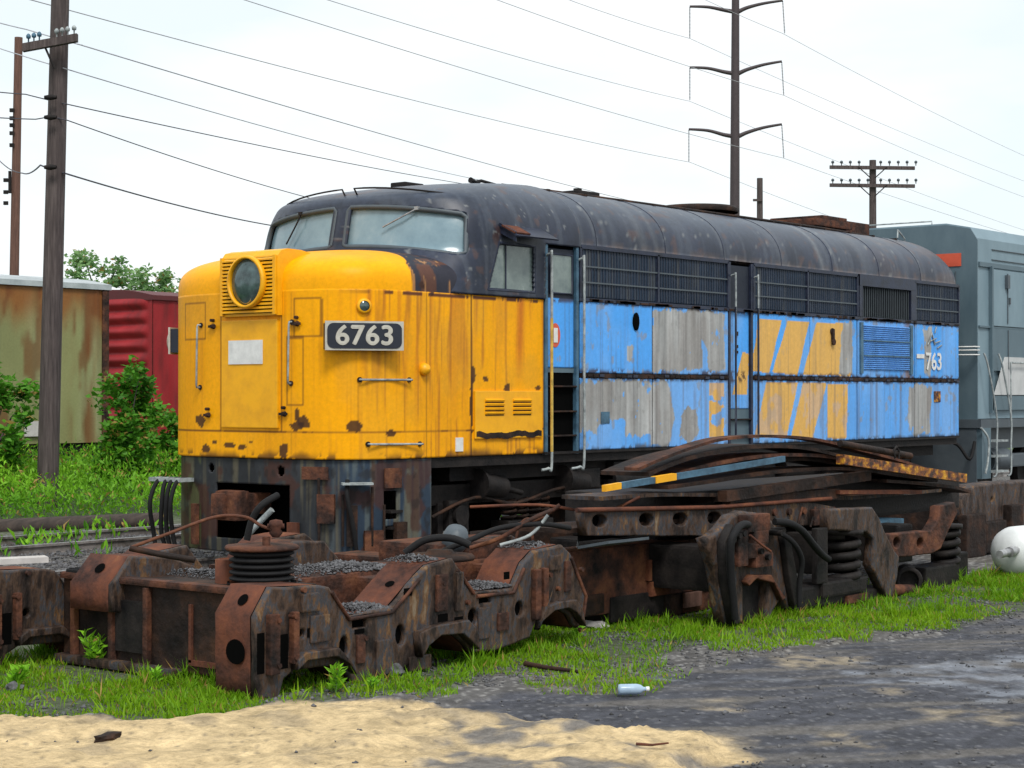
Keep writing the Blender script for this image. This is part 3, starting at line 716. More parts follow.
# side window
d = MB(); v = [(x, y, z) for y in (-.0, .012) for x, z in ((2.36, 2.95), (2.57, 3.52), (3.26, 3.52), (3.26, 2.95))]
d.add(v, [(0, 1, 2, 3), (7, 6, 5, 4), (0, 4, 5, 1), (1, 5, 6, 2), (2, 6, 7, 3), (3, 7, 4, 0)]); sw = d.build('side_window', 'glassD', LOCO)
d = MB(); d.tube([(2.36, -.012, 2.95), (2.57, -.012, 3.52), (3.26, -.012, 3.52), (3.26, -.012, 2.95), (2.36, -.012, 2.95)], .030, 6); d.tube([(2.72, -.012, 2.96), (2.72, -.012, 3.5)], .010, 6)
d.build('window_frame', 'navy', sw)
MB().tube([(2.30, -.018, 2.93), (2.52, -.018, 3.55)], .016, 6).build('window_trim', 'rustO', sw)
d = MB(); d.obox((2.98, -.15, 3.66), (.40, 0, 0), (0, .15, .075), (0, -.004, .008)); d.obox((2.60, -.14, 3.64), (.008, 0, 0), (0, .13, .06), (0, 0, .06)); d.build('sun_visor', 'navy', LOCO)
MB().obox((2.72, -.17, 3.672), (.15, 0, 0), (0, .10, .05), (0, -.004, .008)).build('visor_rust', 'rustO', LOCO)
# ---- long roof
def sect(n=64):
    out = [(-HW+.005, 3.56), (-HW+.004, 3.6)]
    for k in range(n+1):
        an = PI*k/n; y = -math.cos(an); e = 2/2.5
        out.append(((HW-.005)*math.copysign(abs(math.cos(an))**e, -math.cos(an)), 3.56+.875*abs(math.sin(an))**e))
    out += [(HW-.004, 3.6), (HW-.005, 3.56)]; return out
xsr = np.r_[np.arange(3.86, 14.3, .05), np.linspace(14.32, 14.95, 18)]
P = []
for x in xsr:
    k = np.clip((x-14.35)/.60, 0, 1); s_ = (1-k**2.6)**(1/2.6) if k < 1 else 0
    dz = .20*(1-(1-k**2)**.5) if k > 0 else 0
    P.append([(x, YC+y*(1-.03*k), 3.56+(z-3.56)*(1-.22*k**3)) for y, z in sect()])
P = np.array(P)
def paint_roof(x, y, z):
    c = paint_navy(x, y, z)
    for xx, w_, a in ((4.55, .03, .5), (5.6, .10, .35), (5.9, .05, .35), (7.55, .03, .5), (9.1, .10, .3), (10.3, .06, .75), (10.75, .04, .5), (11.8, .2, .2), (13.6, .05, .4)):
        c = mixc(c, np.exp(-((x-xx-.05*np.sin(z*6))/w_)**2)*a*.8, (.16, .175, .19))
    c = mixc(c, sstep(11.6, 13.2, x)*sstep(.5, .6, fbm(x*3, y*3+z*3, 83))*.3, (.13, .075, .05))
    c = mixc(c, sstep(3.68, 3.58, z)*sstep(.45, .6, fbm(x*5, z*9, 85))*.75, (.15, .10, .075))
    return c
grid('roof', P, 'roofpaint', LOCO, paint_roof)
d = MB(); pr = [(y*.97+YC, 3.56+(z-3.56)*.78) for y, z in sect(24)]
d.add([(14.94, a, b) for a, b in pr]+[(14.94, YC, 1.0), (14.94, 3.28, 1.0), (14.94, .02, 1.0)], [list(range(len(pr)))+[len(pr)+1, len(pr)+2]]); d.build('rear_end', 'navy', LOCO)
# roof details
d = MB(); d.tube(smooth_pts([(4.0, 1.1, 4.41), (6, .86, 4.38), (9, .76, 4.37), (12, .76, 4.37), (14.2, .84, 4.33)], 8), .022, 8)
for x in np.arange(4.5, 14.2, .8): d.box(x-.03, x+.03, .72, .90 if x > 5.5 else 1.08, 4.30, 4.375)
d.build('roof_conduit', 'rustD', LOCO)
for x in (4.55, 6.1, 7.55, 9.1, 10.6, 12.1, 13.55):
    pr = [(y*1.001, 3.56+(z-3.56)*1.002) for y, z in sect(32)]
    MB().tube([(x, YC+y, z) for y, z in pr], .006, 5).build('roof_seam', 'navy', LOCO)
d = MB(); d.box(3.75, 4.05, 1.3, 1.5, 4.36, 4.42); d.tube([(3.8, 1.4, 4.44), (3.95, 1.4, 4.48), (4.25, 1.4, 4.46)], .03, 8, .014); d.tube([(3.8, 1.34, 4.44), (3.66, 1.34, 4.46)], .016, 8, .04); d.build('air_horn', 'iron', LOCO)
d = MB(); d.box(2.6, 2.95, 1.5, 1.75, 4.26, 4.36, .02); d.build('roof_hatch', 'iron', LOCO)
d = MB(); d.box(5.9, 6.4, 1.3, 1.8, 4.46, 4.53, .02); d.cyl((6.15, 1.5, 4.52), (6.15, 1.5, 4.58), .06, n=12); d.build('roof_vent', 'iron', LOCO)
d = MB(); d.lathe([(.62, 0), (.64, .05), (.58, .09), (.2, .10), (.001, .105)], (9.0, 1.4, 4.45), (0, 0, 1), 32); d.build('roof_fan', 'rustD', LOCO)
d = MB(); d.box(11.7, 12.9, .9, 2.1, 4.44, 4.56, .02); d.box(12.1, 12.9, 1.0, 2.0, 4.56, 4.64, .02); d.build('exhaust_hatch', 'rust', LOCO)
d = MB(); d.box(13.25, 14.05, 1.2, 2.2, 4.42, 4.64, .02); d.build('roof_box', 'rust', LOCO)
MB().tube([(14.1, .7, 4.38), (14.15, .72, 4.52), (14.75, .9, 4.42), (14.78, .92, 4.2)], .014, 6).build('roof_grab', 'hand', LOCO)
# brow grab rails over the screens
def brow(a, b):
    n = 9; top = []
    for k in range(n):
        yy = a+(b-a)*k/(n-1); top.append((cab_front(4.06, yy)+.02, YC+yy, 4.20-.07*abs(yy)**2))
    p0 = (cab_front(4.10, a)+.03, YC+a, 4.08); p1 = (cab_front(4.0, b)+.08, YC+b, 3.96)
    MB().tube([p0]+top+[p1], .012, 6).build('brow_rail', 'iron', LOCO)
    for p in (p0, p1): MB().cyl(p, (p[0], p[1], p[2]+.06), .035, .02, 8).build('rail_bracket', 'iron', LOCO)
brow(-.10, -1.36); brow(.10, 1.34)

# ---- side panels
def stain(x, z, s=0):
    return fbm(x*14, z*.7, 6+s, 3), fbm(x*3, z*3, 8+s)
q5 = lambda X, Y: on_y(640+X/3.103, 290+Y/3.103, -.02)
LOGO = [[q5(*p) for p in poly] for poly in (
    [(365, 88), (440, 92), (400, 258), (340, 250), (360, 160)],
    [(458, 96), (526, 98), (488, 265), (410, 255)],
    [(548, 100), (655, 104), (655, 268), (506, 262)],
    [(345, 200), (325, 190), (292, 325), (338, 325)],
    [(392, 285), (490, 287), (455, 460), (355, 455)],
    [(505, 288), (580, 290), (535, 462), (468, 460)],
    [(582, 290), (645, 292), (640, 462), (582, 460)],
    [(215, 288), (262, 288), (262, 462), (215, 455)])]
BARE = [[q5(*p) for p in poly] for poly in (
    [(42, 60), (262, 66), (262, 250), (215, 255), (212, 190), (190, 160), (195, 255), (40, 250)],
    [(40, 280), (85, 280), (105, 400), (90, 478), (30, 480)],
    [(125, 400), (145, 355), (175, 365), (180, 440), (160, 478), (125, 470)],
    [(835, 300), (860, 288), (905, 300), (900, 440), (850, 455), (830, 400)],
    [(630, 104), (660, 104), (660, 268), (618, 262), (622, 190)],
    [(880, 118), (908, 118), (900, 262), (882, 262)])]
q3 = lambda X, Y: on_y(440+X/3.0118, 170+Y/3.0118, -.02)
BARE += [[q3(*p) for p in poly] for poly in (
    [(405, 632), (640, 632), (640, 745), (560, 768), (540, 750), (500, 760), (470, 790), (405, 790)],
    [(555, 690), (640, 700), (640, 800), (555, 800)],
    [(0, 0), (1, 0), (1, 1)],
    [(565, 535), (582, 535), (580, 570), (566, 568)])]
BLUE = (.085, .37, .88)
def paint_side(x, y, z):
    c = np.zeros(x.shape+(3,))+np.array(BLUE); c *= (.86+.26*fbm(x*1.5, z*1.5, 2))[..., None]
    low = (z < 1.95); c = mixc(c, low*.22, (.24, .44, .78))
    c = mixc(c, sstep(.45, .7, fbm(x*2, z*.7, 9))*.30, (.30, .46, .70))
    jx = x+.10*(fbm(x*7, z*5, 11)-.5); jz = z+.22*(fbm(x*8, z*3, 12)-.5)
    lg = np.zeros(x.shape)
    for p in LOGO: lg = np.maximum(lg, inpoly(x+.012*(fbm(x*20, z*20, 3)-.5), z, p)*1.)
    for p in LOGO[7:8]: lg = np.where(inpoly(x, z, p), (fbm(x*3, z*9, 15) > .45), lg)
    worn = sstep(.58, .63, fbm(x*5, z*3.2, 17))*(.75 if True else 1)
    c = mixc(c, lg*(1-.25*worn*low)*.97, (.74, .42, .085))
    br = np.zeros(x.shape)
    for p in BARE: br = np.maximum(br, inpoly(jx, jz, p)*1.)
    g = np.zeros(c.shape)+np.array((.37, .375, .37)); st, _ = stain(x, z)
    g *= (.55+.95*st)[..., None]; g = mixc(g, sstep(.5, .75, fbm(x*3, z*1.2, 19))*.4, (.19, .16, .14))
    br = br*(fbm(x*9, z*7, 21) > .22)
    halo = np.zeros(x.shape)
    c = c*(1-br[..., None])+g*br[..., None]
    # chipped spots along the lower rail and peeling freckles
    c = mixc(c, sstep(.69, .73, fbm(x*9, z*6, 23))*.6*(1-.7*lg), (.27, .27, .26))
    st, _ = stain(x, z, 5); c = mixc(c, sstep(.56, .74, st)*(.16+.2*low), (.17, .14, .13))
    st2 = fbm(x*26, z*.5, 33, 2); c = mixc(c, sstep(.66, .8, st2)*.32, (.10, .09, .10))
    c = mixc(c, sstep(1.09, 1.02, z+.07*(fbm(x*7, z*3, 25)-.5))*(fbm(x*9, z*4, 26) > .42)*.8, (.05, .05, .055))
    top = sstep(2.84, 2.89, z+.05*(fbm(x*8, z*2, 27)-.5))+sstep(1.87, 1.93, z+.06*(fbm(x*8, z*2, 28)-.5))*(z < 1.95)+sstep(2.06, 2.0, z+.08*(fbm(x*6, z*2, 29)-.5))*(z > 1.95)
    c = mixc(c, np.clip(top, 0, 1)*(fbm(x*12, z*12, 30) > .45)*.85, (.06, .035, .03))
    c = mixc(c, np.exp(-((x-13.05)/.13)**2)*(z > 1.95)*.7, (.20, .10, .06))
    return c
def panel(name, x0, x1, z0, z1, y=-.02, fn=paint_side, m='paint', st=.017, mm=None, wav=.004):
    nx = max(2, int((x1-x0)/st)); nz_ = max(2, int((z1-z0)/st))
    X, Z = np.meshgrid(np.linspace(x0, x1, nx), np.linspace(z0, z1, nz_), indexing='ij')
    Y = y+wav*np.sin(X*17+np.sin(X*5))*np.sin(PI*(Z-z0)/(z1-z0))**.5 + wav*.6*(fbm(X*2, Z*2, 4)-.5)*2
    return grid(name, np.stack([X, Y, Z], -1), m, LOCO, fn, thick=.025)
ups = [(4.19, 5.76), (5.79, 7.62), (8.30, 9.88), (9.90, 11.33), (13.31, 14.93)]
for a, b in ups: panel('upper_side_panel', a, b, 1.99, 2.885)
lows = [(4.19, 5.76), (5.79, 7.62), (8.30, 9.88), (9.90, 11.33), (11.37, 13.27), (13.31, 14.93)]
for a, b in lows: panel('lower_side_panel', a, b, 1.02, 1.925)
d = MB()
for a, b in ((4.19, 7.62), (8.30, 14.93)):
    n = int((b-a)/.12)
    d.m = 0; d.box(a, b, -.030, -.002, 1.93, 1.985)
    for k in range(n):
        xx = a+(b-a)*(k+.5)/n
        if random.random() < .75: d.m = random.choice((0, 0, 1, 0)); zq = random.uniform(-.012, .012); d.box(xx-.055, xx+.045, -.040-random.random()*.01, -.031, 1.94+zq, 1.975+zq)
d.build('waist_rail', ('rustD', 'navy'), LOCO)
d = MB(); d.m = 0; d.box(4.16, 14.94, -.034, -.004, 2.89, 2.935); d.m = 1
for k in range(80):
    xx = random.uniform(4.2, 14.8); d.box(xx, min(xx+random.uniform(.05, .25), 14.9), -.040, -.035, 2.893, 2.915+random.random()*.015)
d.build('belt_rail', ('navy', 'rustD'), LOCO)
MB().box(3.45, 14.94, -.03, .0, .985, 1.016).build('sill_rail', 'iron', LOCO)
# grille bands with mesh, rods and posts
def paint_grille(x, y, z):
    c = np.zeros(x.shape+(3,))+np.array((.018, .032, .055)); c *= (.7+.7*fbm(x*2, z*4, 3))[..., None]
    st = fbm(x*16, z*.7, 7, 3); c = mixc(c, sstep(.50, .72, st)*.55, (.06, .075, .095))
    c = mixc(c, sstep(.66, .8, fbm(x*30, z*1.2, 8, 2))*.5, (.11, .11, .10))
    return c
for a, b in ((4.19, 7.62), (8.30, 11.36), (13.31, 14.93)):
    o = panel('grille', a, b, 2.94, 3.56, -.005, paint_grille, 'paint', .02, wav=.002)
    d = MB()
    for k in range(int((b-a)/.062)+1): d.box(a+k*.062-.006, a+k*.062+.006, -.0135, -.009, 2.95, 3.55)
    d.build('grille_slats', 'navy', o)
    d = MB()
    for z in (3.13, 3.33): d.box(a, b, -.027, -.021, z-.009, z+.009)
    d.build('grille_rod', 'hand' if 0 else 'greyD', o)
    d = MB()
    n = max(1, round((b-a)/1.7))
    for k in range(n+1): d.box(a+(b-a)*k/n-.02, a+(b-a)*k/n+.02, -.032, -.004, 2.94, 3.57)
    d.box(a, b, -.032, -.004, 3.55, 3.60); d.build('grille_frame', 'navy', o)
# shuttered radiator opening
d = MB(); d.box(11.40, 11.50, -.04, .0, 2.94, 3.60); d.box(13.14, 13.28, -.04, .0, 2.94, 3.60); d.box(11.4, 13.28, -.045, .0, 3.42, 3.60); d.build('radiator_frame', 'navy', LOCO)
d = MB(); d.box(11.5, 13.14, .02, .03, 2.94, 3.42)
for k in range(26):
    x = 11.53+k*.063; d.obox((x, .0, 3.18), (.022, .016, 0), (-.002, .003, 0), (0, 0, .235))
d.build('radiator_shutter', 'greyD', LOCO)
# blue louvred panel below
o = panel('louvred_panel', 11.37, 13.27, 1.99, 2.885)
d = MB(); d.m = 0
for k in range(22): d.obox((12.30, -.035, 2.13+k*.032), (.78, 0, 0), (0, .010, .006), (0, -.003, .006))
d.m = 1
for z in (2.33, 2.57): d.box(11.52, 13.08, -.056, -.050, z-.010, z+.010)
for x in (11.46, 13.14): d.box(x-.04, x+.04, -.052, -.02, 2.05, 2.85)
d.build('louvre', ('blue', 'bluedk'), o)
# doors with handrails
def side_door(x0, x1, blue_low, win):
    P_ = MB(); P_.m = 0; P_.box(x0, x0+.05, -.024, .03, .98, 3.58); P_.box(x1-.05, x1, -.024, .03, .98, 3.58); P_.build('door_post', 'navy' if not win else 'bluedk', LOCO)
    zb = 2.05 if win else 1.52
    def pd(x, y, z):
        c = paint_side(x, y, z)
        nv = np.zeros(c.shape)+np.array((.022, .027, .04)); return np.where((z > 2.90)[..., None], nv, c)
    do = panel('side_door', x0+.06, x1-.06, zb, 3.54, .012, pd, wav=0)
    if win:
        MB().box(x0+.14, x1-.12, .002, .008, 2.98, 3.44).build('door_window', 'glassD', do)
        r = MB(); r.tube([(x0+.13, .0, 2.97), (x0+.13, .0, 3.45), (x1-.11, .0, 3.45), (x1-.11, .0, 2.97), (x0+.13, .0, 2.97)], .014, 6); r.build('window_frame', 'navy', do)
        r = MB(); r.lathe([(.001, .0), (.10, .0)], (x0+.24, .006, 2.45), (0, -1, 0), 24); 
        for vi in range(len(r.v)): r.v[vi] = (r.v[vi][0], r.v[vi][1], 2.45+(r.v[vi][2]-2.45)*1.5)
        o = r.build('sticker', 'orange', do)
        MB().box(x0+.20, x0+.28, -.001, .003, 2.36, 2.54).build('sticker_bottle', 'white', o)
    else:
        r = MB()
        for z in (2.55, 2.38, 2.30): r.box(x0+.24, x0+.28, -.004, .006, z, z+.06 if z > 2.5 else z+.04)
        r.build('door_handle', 'iron', do)
    # step well
    s = MB(); s.m = 0
    zs_ = (1.83, 1.52, 1.22) if win else (1.38, 1.14)
    for z in zs_: s.m = 0; s.box(x0+.05, x1-.05, -.035, .20, z-.02, z, .004); s.m = 1; s.box(x0+.05, x1-.05, .20, .22, z-.25, z)
    s.m = 2; s.box(x0+.05, x1-.05, .018, .024, zb-.06 if win else 1.02, zb)
    s.build('step', ('rustD', 'navy', 'greyM'), LOCO)
side_door(3.47, 4.15, True, True); side_door(7.64, 8.28, True, False)
def rail_(x, ztop, zbot, curl, m='hand', r=.017):
    y = -.10
    MB().tube(smooth_pts([(x, -.01, ztop), (x, y*.8, ztop+.015), (x, y, ztop-.06), (x, y, (ztop+zbot)/2), (x, y, zbot+.10), (x+curl*.4, y, zbot+.02), (x+curl, y+.03, zbot)], 5), r, 8).build('handrail', m, LOCO)
rail_(3.50, 3.42, .80, -.16, 'hand'); rail_(4.16, 3.40, .80, -.22, 'hand')
MB().tube([(3.50, -.10, 1.02), (3.50, -.10, 2.65)], .0195, 8).build('handrail_sleeve', 'handY', LOCO)
rail_(7.70, 3.38, 1.10, .05, 'hand', .014); rail_(8.30, 3.38, 1.10, -.05, 'hand', .014)
for x in (7.70, 8.30): MB().tube([(x, -.10, 1.12), (x, -.10, 2.95)], .0160, 8).build('handrail_sleeve', 'navy', LOCO)
# small fittings on the panels
d = MB(); d.lathe([(.065, -.005), (.07, .015), (.055, .02), (.001, .018)], (5.38, -.024, 2.67), (0, -1, 0), 20)
for i in range(len(d.v)): d.v[i] = (d.v[i][0], d.v[i][1], 2.67+(d.v[i][2]-2.67)*1.7)
d.build('filler_port', 'black', LOCO)
d = MB(); d.lathe([(.05, -.005), (.055, .015), (.001, .02)], (10.55, -.024, 2.68), (0, -1, 0), 16); d.box(10.52, 10.58, -.06, -.03, 2.55, 2.72); d.cyl((10.55, -.05, 2.52), (10.55, -.07, 2.52), .05, n=12); d.build('filler_cap', 'rustD', LOCO)
d = MB(); d.box(4.62, 4.80, -.03, -.024, 1.35, 1.50); d.build('vent_patch', 'bluedk', LOCO)
mt = Matrix.Translation((13.97, -.033, 2.26)) @ Matrix(((1, 0, 0, 0), (0, 0, -1, 0), (0, 1, 0, 0), (0, 0, 0, 1)))
text('road_number', '763', .40, mt, 'white', LOCO, .002, .006)
d = MB(); d.box(13.35, 13.62, -.033, -.028, 2.32, 2.39); d.build('white_stencil', 'white', LOCO)
d = MB()
for (a, b, c_, e) in ((13.75, 2.55, 13.9, 2.75), (13.9, 2.72, 14.0, 2.55), (14.0, 2.58, 14.2, 2.62), (14.1, 2.5, 14.25, 2.55), (13.8, 2.6, 14.05, 2.66), (14.0, 2.75, 14.05, 2.85)):
    d.tube([(a, -.034, b), (c_, -.034, e)], .012, 4)
gr_ = d.build('faded_graffiti', mkm := 'hand', LOCO)
d = MB(); d.box(13.98, 14.22, -.031, -.026, 1.60, 1.78); d.build('yellow_stencil', 'yelrust', LOCO)
# far side skin, plain, so that the body reads solid from the other side too
d = MB(); d.box(3.5, 14.93, 3.27, 3.30, 1.0, 2.9); d.build('far_side_panel', 'blue', LOCO)
d = MB(); d.box(3.5, 14.93, 3.27, 3.305, 2.9, 3.58); d.build('far_grille', 'navy', LOCO)

# ---- pilot
zz = np.linspace(-.08, 1.0, 56)
NPp = NP_[(NP_[:, 0] < 1.40)]
P = np.zeros((len(NPp), len(zz), 3)); P[..., 0] = NPp[:, 0:1]+.03; P[..., 1] = YC+(NPp[:, 1:2]-YC)*.985; P[..., 2] = zz
def paint_pilot(x, y, z):
    s = x-y; c = np.zeros(x.shape+(3,))+np.array((.034, .037, .042)); c *= (.4+1.1*fbm(s*3, z*2, 2))[..., None]
    bl = sstep(.1, .35, x)*(y < 1); c = mixc(c, bl*.75, (.030, .052, .085))
    c = mixc(c, bl*sstep(.5, .62, fbm(s*11, z*.7, 4, 3))*.8, (.10, .125, .13))
    c = mixc(c, sstep(.56, .68, fbm(s*12+4, z*.6, 5, 3))*.7, (.13, .115, .075))
    c = mixc(c, sstep(.55, .62, fbm(s*3.5, z*3.5, 8))*.75, (.065, .028, .02))
    c = mixc(c, sstep(.6, .7, fbm(s*9, z*6, 10))*.6, (.02, .018, .018))
    c = mixc(c, sstep(.55, .62, fbm(s*5+9, z*2, 13))*(y > 2.4)*.8, (.10, .11, .05))
    return c
cc = (P[:-1, :-1]+P[1:, 1:])/2; x, y, z = cc[..., 0], cc[..., 1], cc[..., 2]
hole = ((y > .92) & (y < 2.12) & (z > .08) & (z < .70) & (x < .5)) | ((x > .68) & (x < .86) & (y < .5) & (((z > .33) & (z < .64)) | ((z > .0) & (z < .26)))) | (((y-1.06)**2+(z-.86)**2 < .055**2) & (x < .3)) | (((y-2.2)**2+(z-.87)**2 < .05**2) & (x < .3))
grid('pilot', P, 'paint', LOCO, paint_pilot, keep=~hole, thick=.025)
d = MB(); d.box(.5, 1.2, .45, 2.85, -.05, .98); d.build('pilot_core', 'black', LOCO)
d = MB(); d.box(.72, .92, -.0, .30, .40, .43); d.box(.72, .92, 0, .30, .08, .11); d.box(.72, .92, 0, .3, .22, .25); d.build('pilot_step', 'iron', LOCO)
d = MB(); d.box(-.10, .35, 1.5, 1.76, .36, .60, .03); d.box(-.26, -.06, 1.42, 1.80, .30, .64, .05); d.box(-.32, -.20, 1.60, 1.80, .33, .61, .04)
d.build('coupler', 'rust', LOCO)
for i, yy in enumerate((2.72, 2.62, 2.52, 2.86)):
    MB().tube(smooth_pts([(.06, yy+.08, .72), (-.12, yy+.08, .70), (-.19-.02*i, yy+.06, .45), (-.16, yy+.1, .1), (-.08-.02*i, yy+.08, -.12)], 5), .026, 8).build('air_hose', 'rubber', LOCO)
d = MB(); d.box(-.12, .1, 2.55, 3.1, .70, .745); d.build('hose_bracket', 'hand', LOCO)
MB().tube(smooth_pts([(-.2, 1.35, -.1), (-.28, 1.25, .12), (-.25, 1.05, .32), (-.2, .92, .45)], 6), .035, 8).build('brake_hose', 'hand', LOCO)
a, t, nn = surf(.95, .74); d = MB(); d.obox(a+nn*.07, t*.17, nn*.08, Vector((0, 0, .012))); d.build('pilot_ledge', 'hand', LOCO)
d = MB()
for tt, h_ in ((.55, .8), (.8, .62), (1.12, .7), (1.25, .5)): 
    a, t, nn = surf(tt, 0); d.tube([a+nn*.02+Vector((0, 0, .05)), a+nn*.03+Vector((0, 0, h_))], .018, 6)
d.build('drain_pipe', 'rustD', LOCO)

# ---- trucks and tank below
for i, (tt, z0_, z1_, w_, th, m_) in enumerate(((.62, .30, .62, .10, .05, 'rust'), (.90, .05, .50, .06, .04, 'rustD'), (1.42, .05, .30, .08, .06, 'rustD'), (1.36, .68, .90, .12, .02, 'rust'), (.30, .0, .30, .07, .05, 'rustO'), (-.30, -.02, .45, .05, .05, 'rust'), (.50, .78, .92, .16, .02, 'rust'), (1.15, -.02, .22, .12, .04, 'rust'))):
    a, t, nn = surf(tt, (z0_+z1_)/2); MB().obox(a+nn*(th/2-.01), t*w_, nn*th/2, Vector((0, 0, (z1_-z0_)/2))).build('pilot_bracket', m_, LOCO)
a, t, nn = surf(.85, .0); MB().tube(smooth_pts([a+nn*.05+Vector((0, 0, .78)), a+nn*.12+Vector((0, 0, .6)), a+nn*.10+t*.06+Vector((0, 0, .3)), a+nn*.05+t*.1+Vector((0, 0, 0))], 5), .024, 8).build('air_hose', 'rubber', LOCO)
def loco_truck(xc):
    t = bpy.data.objects.new('truck', None); COL.objects.link(t); t.parent = LOCO; t.location = Vector((xc, YC, -.2))-Vector(LOCO.location)
    for dx in (-1.42, 1.42):
        for sy in (-.7175, .7175):
            w_ = MB(); y = YC+sy; o = 1 if sy > 0 else -1
            w_.lathe([(.001, .07), (.12, .075), (.14, .03), (.40, .02), (.43, .065), (.50, .07), (.505, -.04), (.535, -.05), (.53, -.08), (.40, -.06), (.001, -.06)], (xc+dx, y, .305), (0, o, 0), 36)
            w_.build('wheel', 'rustD', t)
        MB().cyl((xc+dx, .9, .305), (xc+dx, 2.2, .305), .09).build('axle', 'iron', t)
    for y, o in ((.42, 1), (2.88, -1)):
        s = MB(); s.box(xc-1.9, xc+1.9, y-.10, y+.10, .42, .66, .03)
        for dx in (-1.42, 1.42):
            s.box(xc+dx-.28, xc+dx-.18, y-.12, y+.1, .0, .45, .02); s.box(xc+dx+.18, xc+dx+.28, y-.12, y+.1, .0, .45, .02)
            s.box(xc+dx-.17, xc+dx+.17, y-.20, y+.12, .12, .48, .04); s.cyl((xc+dx, y-.26, .30), (xc+dx, y-.18, .30), .12)
        s.box(xc-.45, xc+.45, y-.16, y+.12, .06, .18, .02); s.box(xc-1.0, xc+1.0, y-.02, y+.05, -.06, .02); s.build('side_frame', 'iron', t)
        for dx in (-.32, -.08, .16, .34): MB().coil((xc+dx, y-.06), .085, .18, .44, 4, .02, 6).build('coil_spring', 'rustD', t)
        for dx in (-.82, .82):
            b = MB(); b.cyl((xc+dx-.26, y-.22, .66), (xc+dx+.18, y-.22, .60), .155, .13); b.cyl((xc+dx+.18, y-.22, .6), (xc+dx+.55, y-.22, .52), .035); b.cyl((xc+dx-.28, y-.22, .66), (xc+dx-.25, y-.22, .66), .18); b.build('brake_cylinder', 'iron', t)
        MB().tube(smooth_pts([(xc-1.9, y-.2, .3), (xc-1.2, y-.26, .5), (xc-.4, y-.24, .40), (xc+.5, y-.26, .55), (xc+1.8, y-.2, .5)], 5), .022, 6).build('brake_pipe', 'rustD', t)
loco_truck(3.55); loco_truck(11.9)
d = MB(); d.box(6.0, 9.4, .25, 3.05, .02, .80, .12); d.build('fuel_tank', 'iron', LOCO)
for a_, y_ in ((5.1, .25), (9.5, .3)): MB().cyl((a_, y_, .61), (a_+.8, y_, .61), .17).build('air_reservoir', 'iron', LOCO)
for x0_, z_ in ((4.3, .78), (5.1, .85), (6.2, .88)): MB().box(x0_, x0_+.5, .12, .4, z_-.25, z_, .02).build('equipment_box', 'iron', LOCO)

# ================================================================== GREY LOCOMOTIVE behind
g0 = 15.95
GL = thing('diesel_locomotive', (20, 1.55, -.2), 'grey slab-sided diesel locomotive with pale stripe coupled behind the blue one', 'locomotive')
def hull(x0, x1, y0, y1, z0, z1, ch, m, nm, par):
    pr = [(y0, z0), (y0, z1-ch*.8), (y0+ch*.35, z1-ch*.25), (y0+ch*1.6, z1), (y1-ch*1.6, z1), (y1-ch*.35, z1-ch*.25), (y1, z1-ch*.8), (y1, z0)]
    n = len(pr); v = [(x, a, b) for x in (x0, x1) for a, b in pr]
    b = MB(); b.add(v, [(i, n+i, n+(i+1) % n, (i+1) % n) for i in range(n)]+[list(range(n)), list(range(n, 2*n))[::-1]]); return b.build(nm, m, par)
hull(g0, 25, .12, 3.2, 1.3, 4.76, .36, 'greyL', 'hood', GL)
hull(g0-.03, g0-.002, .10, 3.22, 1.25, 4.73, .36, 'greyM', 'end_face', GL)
MB().box(g0-.045, g0-.032, .4, 1.75, 3.99, 4.22).build('orange_panel', 'orange', GL)
d = MB()
d.box(g0+.55, 24.9, .07, .118, 2.95, 3.95); d.build('side_panel', 'greyL', GL)
d = MB(); d.box(g0+.5, 24.9, .06, .118, 2.15, 2.90); d.box(g0+.5, 24.9, .05, .118, 1.45, 1.70)
d.build('dark_grille', 'greyM', GL)
d = MB(); d.add([(x, y, z) for y in (.05, .058) for x, z in ((g0+.55, 1.72), (g0+1.0, 2.4), (22, 2.4), (22, 1.72))], [(0, 1, 2, 3), (0, 4, 5, 1), (1, 5, 6, 2), (2, 6, 7, 3)]); d.build('side_stripe', 'greyW', GL)
d = MB(); d.box(g0+.05, 24.9, .085, .118, 3.98, 4.06); d.box(g0+.05, 24.9, .085, .118, 2.905, 2.94); d.box(g0+.48, g0+.54, .05, .118, 1.4, 4.0); d.build('seam_strip', 'greyM', GL)
for k in range(9):
    xx = g0+1.15+k*.75
    MB().box(xx, xx+.02, .055, .0685, 3.0, 3.9).build('panel_seam', 'greyD', GL)
    MB().box(xx, xx+.02, .045, .0585, 2.18, 2.88).build('panel_seam', 'greyD', GL)
    MB().box(xx+.06, xx+.10, .04, .07, 3.35, 3.47).build('door_latch', 'greyD', GL)
for z in (4.12, 4.3): MB().box(g0+.6, 24.5, .10, .119, z, z+.012).build('seam_strip', 'greyD', GL)
for y_ in (.5, 1.1, 2.2, 2.8): MB().box(g0-.045, g0-.031, y_, y_+.015, 1.4, 3.9).build('panel_seam', 'greyD', GL)
d = MB(); d.box(g0-.1, 25, 0, 3.1, 1.14, 1.29); d.box(g0, 25, .3, 2.8, .75, 1.14); d.box(g0-.08, g0-.02, .1, 3.2, .1, 1.13); d.build('frame', 'greyD', GL)
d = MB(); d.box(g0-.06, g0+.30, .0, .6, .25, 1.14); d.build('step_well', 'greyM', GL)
for z in (.35, .62, .89):
    MB().box(g0+.30, g0+.85, -.08, .25, z, z+.035).build('step', 'hand', GL)
for xx in (g0+.32, g0+.92):
    MB().tube(smooth_pts([(xx-.1, -.08, .28), (xx, -.10, .35), (xx, -.10, .8), (xx, -.10, 1.35), (xx-.25, -.06, 2.2), (xx-.3, .0, 2.45)], 5), .017, 8).build('handrail', 'hand', GL)
